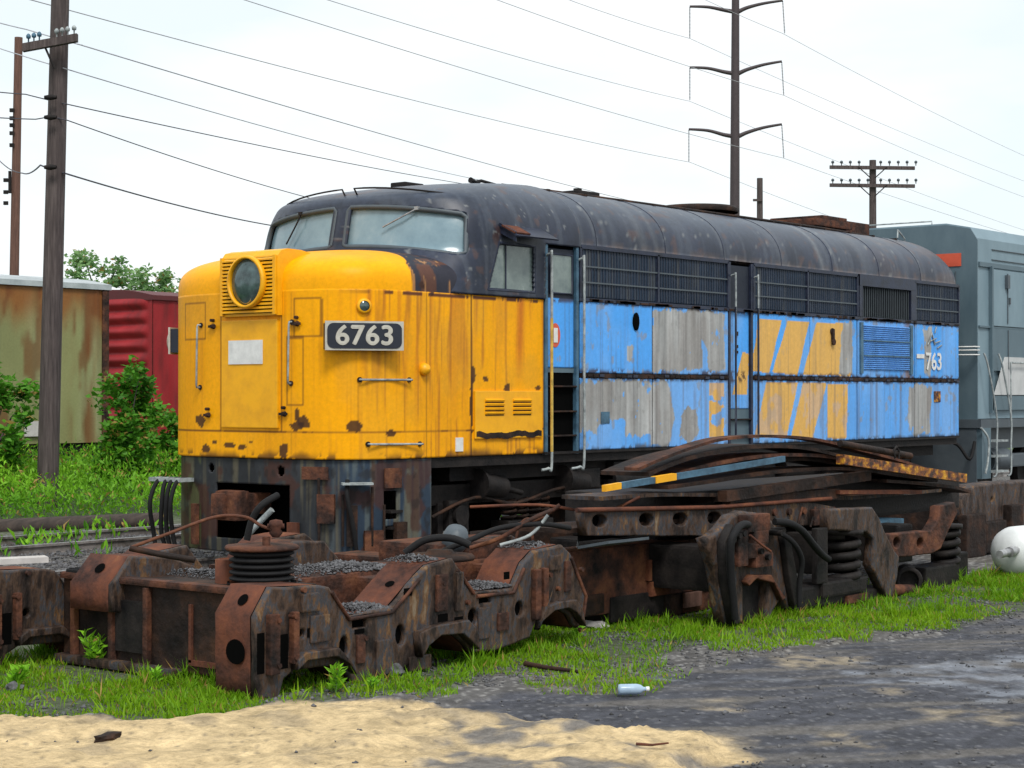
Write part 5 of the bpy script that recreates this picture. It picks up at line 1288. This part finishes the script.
hose([(430, 556, 14.8), (470, 540, 14.8), (500, 528, 15), (540, 524, 15), (570, 528, 15.2)], .022, 'hose', 'rubber', FA)
hose([(470, 548, 15), (500, 538, 15), (530, 520, 15), (552, 510, 15.1)], .018, 'cable', 'rust', FA)
hose([(500, 545, 15), (530, 535, 15), (548, 515, 15)], .014, 'cable', 'hand', FA)
c = far(455, 540, 15.3); d = MB(); d.lathe([(.001, .12), (.09, .10), (.12, 0), (.09, -.08)], c, (-.3, -.5, .8), 16); d.build('air_bag', 'greyD', FA)
# gravel heaped on decks
def heap(x0, x1, y0, y1, z, n, par, label_seed):
    r = np.random.default_rng(label_seed); x = r.uniform(x0, x1, n); y = r.uniform(y0, y1, n)
    h_ = .035*np.clip(np.minimum.reduce([x-x0, x1-x, y-y0, y1-y])/.08, 0, 1)*r.random(n)
    o = stones('deck_gravel', np.stack([x, y, z+h_+.004], 1), .018, 'stone', par, label_seed); o['kind'] = 'stuff'; return o
d0, d1 = a1(550, 350), a1(700, 325); heap(d0[0]-.02, d1[0]+.04, YA+.02, YA+.40, (d0[1]+d1[1])/2, 900, FA, 11)
d0, d1 = a1(1000, 255), a2(560, 250); heap(d0[0]+.02, d1[0], YA+.03, YA+.40, (d0[1]+d1[1])/2, 700, FA, 12)
heap(-5.05, -4.72, YA+.6, YA+2.3, .338, 900, FA, 13)
d0, d1 = a1(840, 160), a1(915, 145); heap(d0[0]-.1, d1[0]-.02, YA+.10, YA+.40, (d0[1]+d1[1])/2, 260, FA, 14)
heap(-4.7, -3.5, -3.94, -3.36, .333, 1500, FA, 15)
d0, d1 = a2(640, 115), a2(740, 92); heap(d0[0], d1[0]-.02, YA+.08, YA+.40, (d0[1]+d1[1])/2, 240, FA, 16)

# ================================================================== FRAME B : rear bogie with springs
YB = -5.15
FB = thing('bogie_frame', (1.2, -4.2, G), 'dark greasy bogie frame with coil springs and hoses, steel sheets piled over it', 'bogie frame', 'scrapped bogie frames')
r2 = lambda X, Y, y=YB: on_y(700+X/3.4133, 480+Y/3.4133, y)
r3 = lambda X, Y, y=YB: on_y(400+X/3.2, 480+Y/3.2, y)
yb2 = -4.55
# long drilled top beam
beam = [r3(585, 100, yb2), r3(1020, 92, yb2), r2(130, 72, yb2), r2(350, 70, yb2), r2(460, 92, yb2), r2(462, 150, yb2), r2(200, 165, yb2), r3(1024, 180, yb2), r3(600, 178, yb2)]
hs = [elip(lambda X, Y: r3(X, Y, yb2), X, Y, 24, 21) for X, Y in ((640, 130), (790, 127), (898, 125), (1004, 124))]+[elip(lambda X, Y: r2(X, Y, yb2), 50, 130, 24, 22)]
hs = hs[:3]+[hs[4]]
plate('top_beam', jog(beam, .004), hs, yb2, yb2+.10, 'rustG', FB, .012)
d = MB(); pa, pb = r3(560, 100, yb2), r2(440, 68, yb2); d.tube([(pa[0], yb2-.02, pa[1]+.01), ((pa[0]+pb[0])/2, yb2-.02, (pa[1]+pb[1])/2-.02), (pb[0], yb2-.02, pb[1]+.015)], .022, 6); d.build('beam_flange', 'rustO', FB)
d = MB(); d.box(pa[0], pb[0], yb2+.1, yb2+.65, pb[1]-.10, pb[1]-.06); d.build('top_plate', 'rustD', FB)
d = MB(); w0_, w1_ = r3(600, 105, yb2), r2(120, 160, yb2); d.box(w0_[0], w1_[0], yb2+.101, yb2+.106, w1_[1], w0_[1]-.01); d.build('hole_shade_plate', 'black', FB)  # added black sheet, painted shade behind the drilled holes of the beam
# lower transom panel
yb3 = -4.25
pa, pb = r3(555, 228, yb3), r3(1010, 375, yb3)
MB().box(pa[0], pb[0]+.5, yb3, yb3+.35, pb[1], pa[1], .03).build('lower_beam', 'rust', FB)
d = MB()
for X in (785, 850, 930): p = r3(X, 255, yb3); q = r3(X+15, 320, yb3); d.box(p[0], p[0]+.05, yb3-.04, yb3, q[1], p[1])
p = r3(790, 325, yb3); q = r3(1005, 340, yb3); d.box(p[0], q[0], yb3-.05, yb3, q[1], p[1]); d.build('transom_rib', 'rustO', FB)
p = r3(905, 292, yb3); disc(FB, (p[0], yb3, p[1]), (0, -1, 0), .07, 'black', .055)
for X0, X1, Y0, Y1, m_ in ((580, 650, 370, 425, 'rustD'), (670, 840, 375, 430, 'iron'), (840, 900, 365, 430, 'rustD'), (900, 1000, 360, 410, 'rust')):
    p, q = r3(X0, Y0, yb3), r3(X1, Y1, yb3); MB().box(p[0], q[0], yb3-.02, yb3+.3, max(q[1], G), p[1], .03).build('brake_gear', m_, FB)
p = r3(895, 360, yb3); q = r3(950, 400, yb3); MB().box(p[0], q[0], yb3-.06, yb3-.03, q[1], p[1], .01).build('tag_plate', 'rim' if 0 else 'woodR', FB)
d = MB(); p = r3(600, 205, yb2); q = r3(735, 180, yb2)
d.obox(((p[0]+q[0])/2, yb2-.05, (p[1]+q[1])/2-.02), (.30, 0, .0), (0, .16, -.03), (0, 0, .012)); d.build('loose_plate', 'greyD', FB)
# pedestal with slot
ped = [r2(20, 200), r2(45, 190), r2(75, 165), r2(110, 120), r2(150, 105), r2(215, 115), r2(250, 140), r2(290, 200), r2(310, 300), r2(325, 400), r2(318, 440), r2(300, 440), r2(285, 390), r2(250, 450), r2(240, 492), r2(228, 490), r2(232, 350), r2(180, 332), r2(148, 355), r2(150, 492), r2(85, 488), r2(70, 400), r2(55, 300)]
plate('pedestal', jog(ped, .005, 4), [], YB, YB+.13, 'rustG', FB, .03)
plate('pedestal_flange', jog([r2(55, 210), r2(85, 150), r2(80, 300), r2(105, 487), r2(88, 489), r2(60, 330)], .003), [], YB-.09, YB-.002, 'iron', FB, .01)
plate('pedestal_flange', jog([r2(262, 180), r2(285, 190), r2(310, 330), r2(322, 430), r2(300, 430), r2(280, 310)], .003), [], YB-.07, YB-.002, 'iron', FB, .01)
pa, pb = r2(150, 350), r2(230, 490); MB().box(pa[0]-.02, pb[0]+.02, YB+.10, YB+.2, G, pa[1]).build('axle_slot_liner', 'greyD' if 0 else 'iron', FB)
plate('slot_brow', [r2(140, 345), r2(160, 322), r2(225, 322), r2(260, 380), r2(275, 400), r2(262, 410), r2(235, 350), r2(175, 335), r2(150, 360)], [], YB-.06, YB+.01, 'rust', FB, .01)
d = MB()
for X0, X1, Y0, Y1 in ((128, 205, 118, 170), (150, 200, 170, 215), (130, 185, 215, 260), (155, 215, 250, 290), (95, 130, 170, 290)):
    p, q = r2(X0, Y0), r2(X1, Y1); d.box(p[0], q[0], YB-.11, YB, q[1], p[1], .02)
d.build('cast_bracket', 'rust', FB)
d = MB()
for X, Y in ((90, 188), (105, 180), (232, 178), (240, 170), (165, 240), (190, 260), (70, 200)): p = r2(X, Y); MB().cyl((p[0], YB-.15, p[1]), (p[0], YB-.02, p[1]), .028, n=8).build('pipe_fitting', 'iron', FB)
def hoseB(L, r, m='rubber', y=YB-.12): return MB().tube(smooth_pts([(r2(X, Y)[0], y+dy, r2(X, Y)[1]) for X, Y, dy in L], 6), r, 8).build('air_hose', m, FB)
hoseB([(215, 140, 0), (250, 145, -.05), (290, 170, -.06), (330, 215, -.05), (370, 250, -.02), (415, 268, .05)], .034)
hoseB([(125, 150, 0), (90, 150, -.04), (60, 175, -.06), (48, 220, -.05), (60, 330, -.02), (80, 470, 0)], .034)
hoseB([(230, 175, 0), (262, 210, -.05), (295, 270, -.04), (300, 350, 0), (300, 430, 0)], .026)
hoseB([(120, 185, -.03), (150, 215, -.05), (185, 240, -.05)], .012, 'rustO')
# springs with posts
def spring(X, Y0, Y1, wpx, turns, y):
    p, q = r2(X, Y0, y), r2(X, Y1, y); k = wpx/3.4133/2*(y-CY)/ray(700+X/3.4133, 500)[1]/F
    k = k/.95
    s = MB().coil((p[0], y), k-.03, q[1], p[1], turns, .042, 10).build('coil_spring', 'iron', FB)
    MB().lathe([(.001, 0), (k+.03, 0), (k+.03, -.045), (.001, -.045)], (p[0], y, p[1]+.05), up_, 24).build('spring_plate', 'iron', FB)
    return s
spring(487, 185, 350, 112, 4.6, -5.02); spring(838, 165, 300, 90, 4.2, -4.85)
p, q = r2(392, 165), r2(430, 350); MB().box(p[0], q[0], YB-.02, YB+.04, q[1], p[1], .015).build('spring_post', 'bluedk' if 0 else 'iron', FB)
# horn leg
leg = [r2(430, 100), r2(580, 92), r2(605, 130), r2(620, 170), r2(655, 240), r2(672, 260), r2(665, 330), r2(650, 400), r2(625, 395), r2(600, 340), r2(575, 290), r2(585, 200), r2(560, 178), r2(430, 172)]
plate('horn_leg', jog(leg, .004, 5), [], YB-.03, YB+.08, 'rustG', FB, .02)
eq = [r2(630, 185), r2(790, 172), r2(815, 130), r2(818, 90), r2(870, 75), r2(880, 110), r2(850, 170), r2(822, 235), r2(790, 252), r2(700, 262), r2(665, 262), r2(640, 215)]
plate('equaliser', jog(eq, .004, 6), [elip(r2, 672, 213, 12, 18), elip(r2, 752, 215, 12, 18)], YB, YB+.12, 'rust', FB, .015)
for X0, X1, Y0, Y1, m_, y in ((325, 565, 372, 405, 'iron', YB+.02), (330, 500, 400, 470, 'iron', YB+.05), (500, 640, 385, 465, 'iron', YB+.04), (770, 885, 300, 395, 'iron', YB+.15), (870, 915, 250, 330, 'iron', YB+.3), (420, 570, 350, 378, 'iron', YB-.02)):
    p, q = r2(X0, Y0, y), r2(X1, Y1, y); MB().box(p[0], q[0], y, y+.30, max(G-.02, q[1]), p[1], .025).build('axle_box', m_, FB)
p = r2(442, 425, YB+.05); disc(FB, (p[0], YB+.05, p[1]), (0, -1, 0), .05, 'black')
p, q = r2(500, 395), r2(570, 410); MB().box(p[0], q[0], YB-.01, YB+.04, q[1], p[1]).build('wear_plate', 'rust', FB)
p, q = r2(650, 378), r2(735, 380); MB().cyl((p[0], YB+.1, p[1]), (q[0]+.1, YB+.1, q[1]), .06, n=16).build('roller', 'wood' if 0 else 'rust', FB)
p = r2(755, 345); d = MB(); d.lathe([(.10, -.10), (.135, -.09), (.14, 0), (.13, .02), (.10, .01)], (p[0], YB+.14, p[1]), (-.8, -.6, 0), 24); d.cyl((p[0]+.06, YB+.2, p[1]), (p[0]+.45, YB+.4, p[1]), .13); d.build('shock_drum', 'iron', FB)
p, q = r2(610, 140, -4.6), r2(695, 185, -4.6); MB().box(p[0], q[0], -4.6, -4.3, q[1], p[1]).build('blue_box', 'bluedk', FB)
# far side of the bogie and cross ties
sh = [(a+.35, b) for a, b in leg]
plate('far_side_frame', [(-1.3, .45), (3.6, .45), (3.7, .2), (2.9, .1), (2.6, -.3), (2.2, -.3), (2.0, .05), (.6, .05), (.4, -.3), (0, -.3), (-.2, .05), (-1.3, .1)], [], -3.1, -2.85, 'rustD', FB, .02)
for x in (-.4, 1.6, 3.2): MB().box(x, x+.35, -4.9, -3.0, -.05, .35, .03).build('transom', 'iron', FB)
d = MB()
for X, Y in ((250, 110), (300, 108), (350, 105), (480, 115), (520, 120)): p = r2(X, Y, yb2); MB().cyl((p[0], yb2-.03, p[1]), (p[0], yb2, p[1]), .035, n=10).build('bolt', 'rust', FB)
p, q = r2(375, 100, yb2), r2(425, 150, yb2); d.box(p[0], q[0], yb2-.05, yb2, q[1], p[1], .01)
for X in (340, 385, 450): p, q = r2(X, 92, yb2), r2(X-18, 160, yb2); d.tube([(p[0], yb2-.03, p[1]), (q[0], yb2-.03, q[1])], .012, 5)
d.build('cast_lettering_plate', 'rust', FB)
# rods & cables where the two frames meet
hoseX = [((470, 507), (540, 505), (600, 512), (640, 497), 'rustO', .014), ((505, 528), (535, 520), (550, 512), (560, 505), 'rust', .02), ((515, 545), (520, 525), (530, 520), (533, 545), 'rust', .014), ((582, 513), (580, 530), (578, 545), (577, 548), 'hand', .012)]
for a_, b_, c_, d_, m_, r_0 in hoseX: hose([(*a_, 16.4), (*b_, 16.4), (*c_, 16.4), (*d_, 16.4)], r_0, 'brake_rod', m_, FB)

# another frame end at the right margin
yq = -3.6
o_ = [on_y(X, Y, yq) for X, Y in ((962, 500), (975, 485), (1000, 482), (1040, 480), (1200, 478), (1200, 520), (1100, 530), (1012, 527), (1010, 545), (985, 548), (975, 530), (962, 520))]
FC = thing('bogie_frame', (o_[0][0]+1, yq+.2, G), 'brown bogie frame end behind the white tank at the right edge', 'bogie frame', 'scrapped bogie frames')
plate('side_frame', jog(o_, .006, 8), [circ(*on_y(992, 500, yq), .03, 10)], yq, yq+.3, 'rustG', FC, .03)
d = MB()
for X0, Y0, X1, Y1 in ((985, 522, 1005, 550), (965, 515, 985, 560), (1010, 505, 1022, 530)): p, q = on_y(X0, Y0, yq-.1), on_y(X1, Y1, yq-.1); d.box(p[0], q[0], yq-.12, yq, max(q[1], G), p[1], .02)
d.box(o_[0][0]+.3, o_[0][0]+6, yq+.3, yq+2.4, -.1, .3); d.build('axle_box', 'rustD', FC)
# ================================================================== scrap steel on top
def sheet(name, pts, y0, y1, th, m, par=None, label=None, cat=None, n=10):
    P_ = smooth_pts([(a, 0, b) for a, b in pts], n); v = []
    for p in P_:
        v += [(p.x, y0, p.z), (p.x, y0, p.z-th), (p.x, y1, p.z-th), (p.x, y1, p.z)]
    k = len(P_); f = []
    for i in range(k-1):
        for j in range(4): f.append((4*i+j, 4*i+(j+1) % 4, 4*i+4+(j+1) % 4, 4*i+4+j))
    f += [(3, 2, 1, 0), (4*k-4, 4*k-3, 4*k-2, 4*k-1)]
    b = MB(); b.add(v, f, False); o = b.build(name, m, par)
    if label: tag(o, label, cat, 'scrap steel heaped on the bogie')
    return o
yp = -4.5; s4 = lambda X, Y, y=yp: on_y(590+X/2.56, 420+Y/2.56, y)
sheet('steel_sheet', [s4(125, 122), s4(180, 98), s4(260, 68), s4(340, 46), s4(430, 38), s4(520, 40), s4(600, 50), s4(700, 75), s4(800, 102), s4(880, 128), s4(960, 150)], yp, yp+.16, .028, 'rust', None, 'long rusty steel sheet arched over the top of the heap', 'steel sheet')
o = sheet('steel_sheet', [s4(470, 100, yp+.1), s4(560, 92, yp+.1), s4(650, 105, yp+.1), s4(760, 128, yp+.1), s4(900, 148, yp+.1)], yp+.15, yp+.6, .05, 'rustD', None, 'dark sheet bowed beneath the arched sheet', 'steel sheet')
def plank(a, b, y0, y1, th, m, name, label, cat='steel beam'):
    return sheet(name, [a, ((a[0]+b[0])/2, (a[1]+b[1])/2), b], y0, y1, th, m, None, label, cat, 3)
plank(s4(82, 160, -4.64), s4(500, 92, -4.64), -4.64, -4.60, .055, 'bluedk', 'painted_bar', 'long grey blue painted bar slanting up through the heap')
plank(s4(40, 167, -4.64), s4(81, 160, -4.64), -4.64, -4.60, .055, 'yel', 'painted_bar', 'short bar with bright yellow paint poking out at the left of the heap')
plank(s4(170, 145, -4.65), s4(222, 136.5, -4.65), -4.65, -4.59, .060, 'yel', 'paint_band', 'yellow painted collar on the slanting bar')
plank(s4(350, 182, -4.6), s4(720, 130, -4.6), -4.6, -4.5, .10, 'rustD', 'channel_beam', 'dark grey channel beam in the middle of the heap')
plank(s4(360, 196, -4.55), s4(640, 175, -4.55), -4.55, -3.4, .10, 'rustD', 'channel_beam', 'dark flat beam lowest in the heap')
plank(s4(650, 88, -4.75), s4(965, 138, -4.75), -4.75, -4.66, .10, 'yelrust', 'yellow_beam', 'yellow beam with heavy orange rust on the right slope of the heap')
pa_, pb_ = s4(640, 60, -4.72), s4(820, 92, -4.72)
tag(MB().tube([(pa_[0], -4.72, pa_[1]), (pb_[0], -4.72, pb_[1])], .035, 12).build('steel_pipe', 'rustD'), 'dull grey pipe lying along the top of the yellow beam', 'pipe', 'scrap steel heaped on the bogie')
plank(s4(640, 180, -4.6), s4(850, 180, -4.6), -4.6, -4.4, .04, 'rustO', 'rusty_bar', 'short orange rusted bar under the yellow beam')
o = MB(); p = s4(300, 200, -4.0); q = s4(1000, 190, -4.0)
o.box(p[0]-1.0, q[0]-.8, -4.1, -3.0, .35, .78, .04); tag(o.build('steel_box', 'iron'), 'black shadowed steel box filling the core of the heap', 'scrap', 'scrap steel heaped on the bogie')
HG = 'steel sheet'
for k, (L_, m_, lab) in enumerate((
    ([(150, 134), (260, 92), (400, 66), (540, 66), (660, 92), (760, 118)], 'rustD', 'second rusty sheet nested just under the arched one'),
    ([(230, 132), (340, 104), (470, 86), (600, 88), (700, 108)], 'rust', 'third sheet with a brown edge deeper inside the heap'),
    ([(200, 168), (330, 150), (480, 128), (640, 120), (740, 128)], 'rustD', 'flat dark sheet between the slanting bar and the channel beam'),
    ([(30, 196), (200, 186), (420, 190), (640, 196), (760, 188), (900, 176)], 'rustG', 'lowest long wavy sheet resting on the drilled top beam'),
    ([(760, 152), (840, 158), (930, 168), (975, 180)], 'rustD', 'short drooping sheet under the right end of the yellow beam'))):
    sheet('steel_sheet', [s4(X, Y, yp+.02+.03*k) for X, Y in L_], yp+.02+.03*k, yp+.55, .035, m_, None, lab, HG)
hk = s4(770, 85, -4.7); d = MB(); d.tube([(hk[0], -4.75, hk[1]-.05), (hk[0]-.03, -4.75, hk[1]+.03), (hk[0]+.03, -4.75, hk[1]+.07), (hk[0]+.09, -4.75, hk[1]+.02), (hk[0]+.08, -4.75, hk[1]-.06)], .013, 6)
tag(d.build('lifting_hook', 'iron'), 'small bent iron hook standing up from the pipe on the heap', 'hook')

# ================================================================== white tank and litter
x_, y_ = on_g(1024, 578); t = thing('gas_tank', (x_+.9, y_+.25, G), 'white cylindrical tank with rounded end lying in the grass', 'tank')
MB().lathe([(.001, -.16), (.12, -.145), (.21, -.10), (.265, -.03), (.285, .05), (.285, 1.7), (.2, 1.85), (.001, 1.88)], (x_+.25, y_+.25, G+.27), (1, -.1, 0), 36).build('shell', 'tank', t)
MB().cyl((x_-.55, y_+.05, G+.30), (x_+.15, y_+.15, G+.30), .045, n=10).cyl((x_-.2, y_+.09, G+.30), (x_-.1, y_+.1, G+.30), .06, n=8).build('pipe', 'steel', t)
MB().lathe([(.287, .6), (.295, .6), (.295, .66), (.287, .66)], (x_+.25, y_+.25, G+.27), (1, -.1, 0), 36).build('band', 'hand', t)
def lump(name, px, py, s, m, label, cat, seed, lift=.3):
    x, y = on_g(px, py); bm = bmesh.new(); bmesh.ops.create_icosphere(bm, subdivisions=2, radius=1); r = random.Random(seed)
    ph = [r.uniform(0, 6) for _ in range(6)]
    for v in bm.verts:
        c = v.co; f_ = 1+.22*math.sin(c.x*3+ph[0])*math.cos(c.y*3+ph[1])+.15*math.sin(c.z*5+ph[2]+c.x*4); v.co = Vector((c.x*s[0]*f_, c.y*s[1]*f_, c.z*s[2]*f_))
    me = bpy.data.meshes.new(name); bm.to_mesh(me); bm.free(); o = mkobj(name, me, m); o.location = (x, y, float(gheight(np.array([x]), np.array([y]))[0])+s[2]*lift); o.rotation_euler.z = r.random()*3
    return tag(o, label, cat)
lump('rock', 390, 676, (.10, .07, .08), 'stone', 'pale grey stone wedged under the near bogie frame', 'rock', 1)
lump('rock', 595, 628, (.13, .08, .045), 'plastic', 'crumpled pale rubbish in the grass right of the near frame', 'rubbish', 2)
lump('clod', 108, 752, (.09, .035, .03), 'rustD', 'dark clod of earth lying on the sand', 'clod', 3)
lump('clod', 15, 690, (.07, .05, .04), 'stone', 'grey lump in the grass at the left edge', 'rock', 4)
x_, y_ = on_g(634, 694); t = thing('plastic_bottle', (x_, y_, G), 'flattened pale blue plastic bottle on the dark gravel', 'bottle')
MB().lathe([(.001, 0), (.034, .005), (.037, .02), (.037, .13), (.03, .16), (.014, .18), (.014, .2), (.001, .2)], (x_-.08, y_+.08, G+.035), (.72, -.69, 0), 20).build('body', 'bottle', t)
MB().cyl((x_-.08+.142, y_+.08-.136, G+.035), (x_-.08+.158, y_+.08-.151, G+.035), .017, n=12).build('cap', 'white', t)
pts = [on_g(525, 668), on_g(545, 671), on_g(575, 674), on_g(592, 677)]
o = MB().tube([(a, b, G+.035-.006*i) for i, (a, b) in enumerate(pts)], .022, 8, .010).build('stick', 'rustD'); tag(o, 'dark rotten stick lying between grass and gravel', 'stick')
pts = [on_g(636, 754), on_g(652, 755), on_g(668, 753)]
o = MB().tube([(a, b, G+.06) for i, (a, b) in enumerate(pts)], .010, 6, .006).build('stick', 'rustO'); tag(o, 'short brown twig on the sandy patch at the bottom', 'stick')
pts = [on_g(700, 752+20), on_g(1, 1)]
x_, y_ = on_g(20, 560, -.1); o = MB().obox((x_, y_, -.10), (.28, -.1, 0), (.06, .12, 0), (0, 0, .03)).build('board', 'plastic'); tag(o, 'pale weathered board lying by the rails at the left edge', 'board')
# long dark log / drum beyond the second track
p0, p1 = far(0, 538, 27.5), far(150, 527, 29); p0.z = p1.z = G+.19; o = MB().tube([p0-RT*2-up_*.1, p0-up_*.1, p1-up_*.1, p1+RT*.3-up_*.1], .13, 12).build('timber_log', 'sleeper'); tag(o, 'long dark timber lying in the weeds behind the second track', 'timber')
print('objects', len(bpy.data.objects))
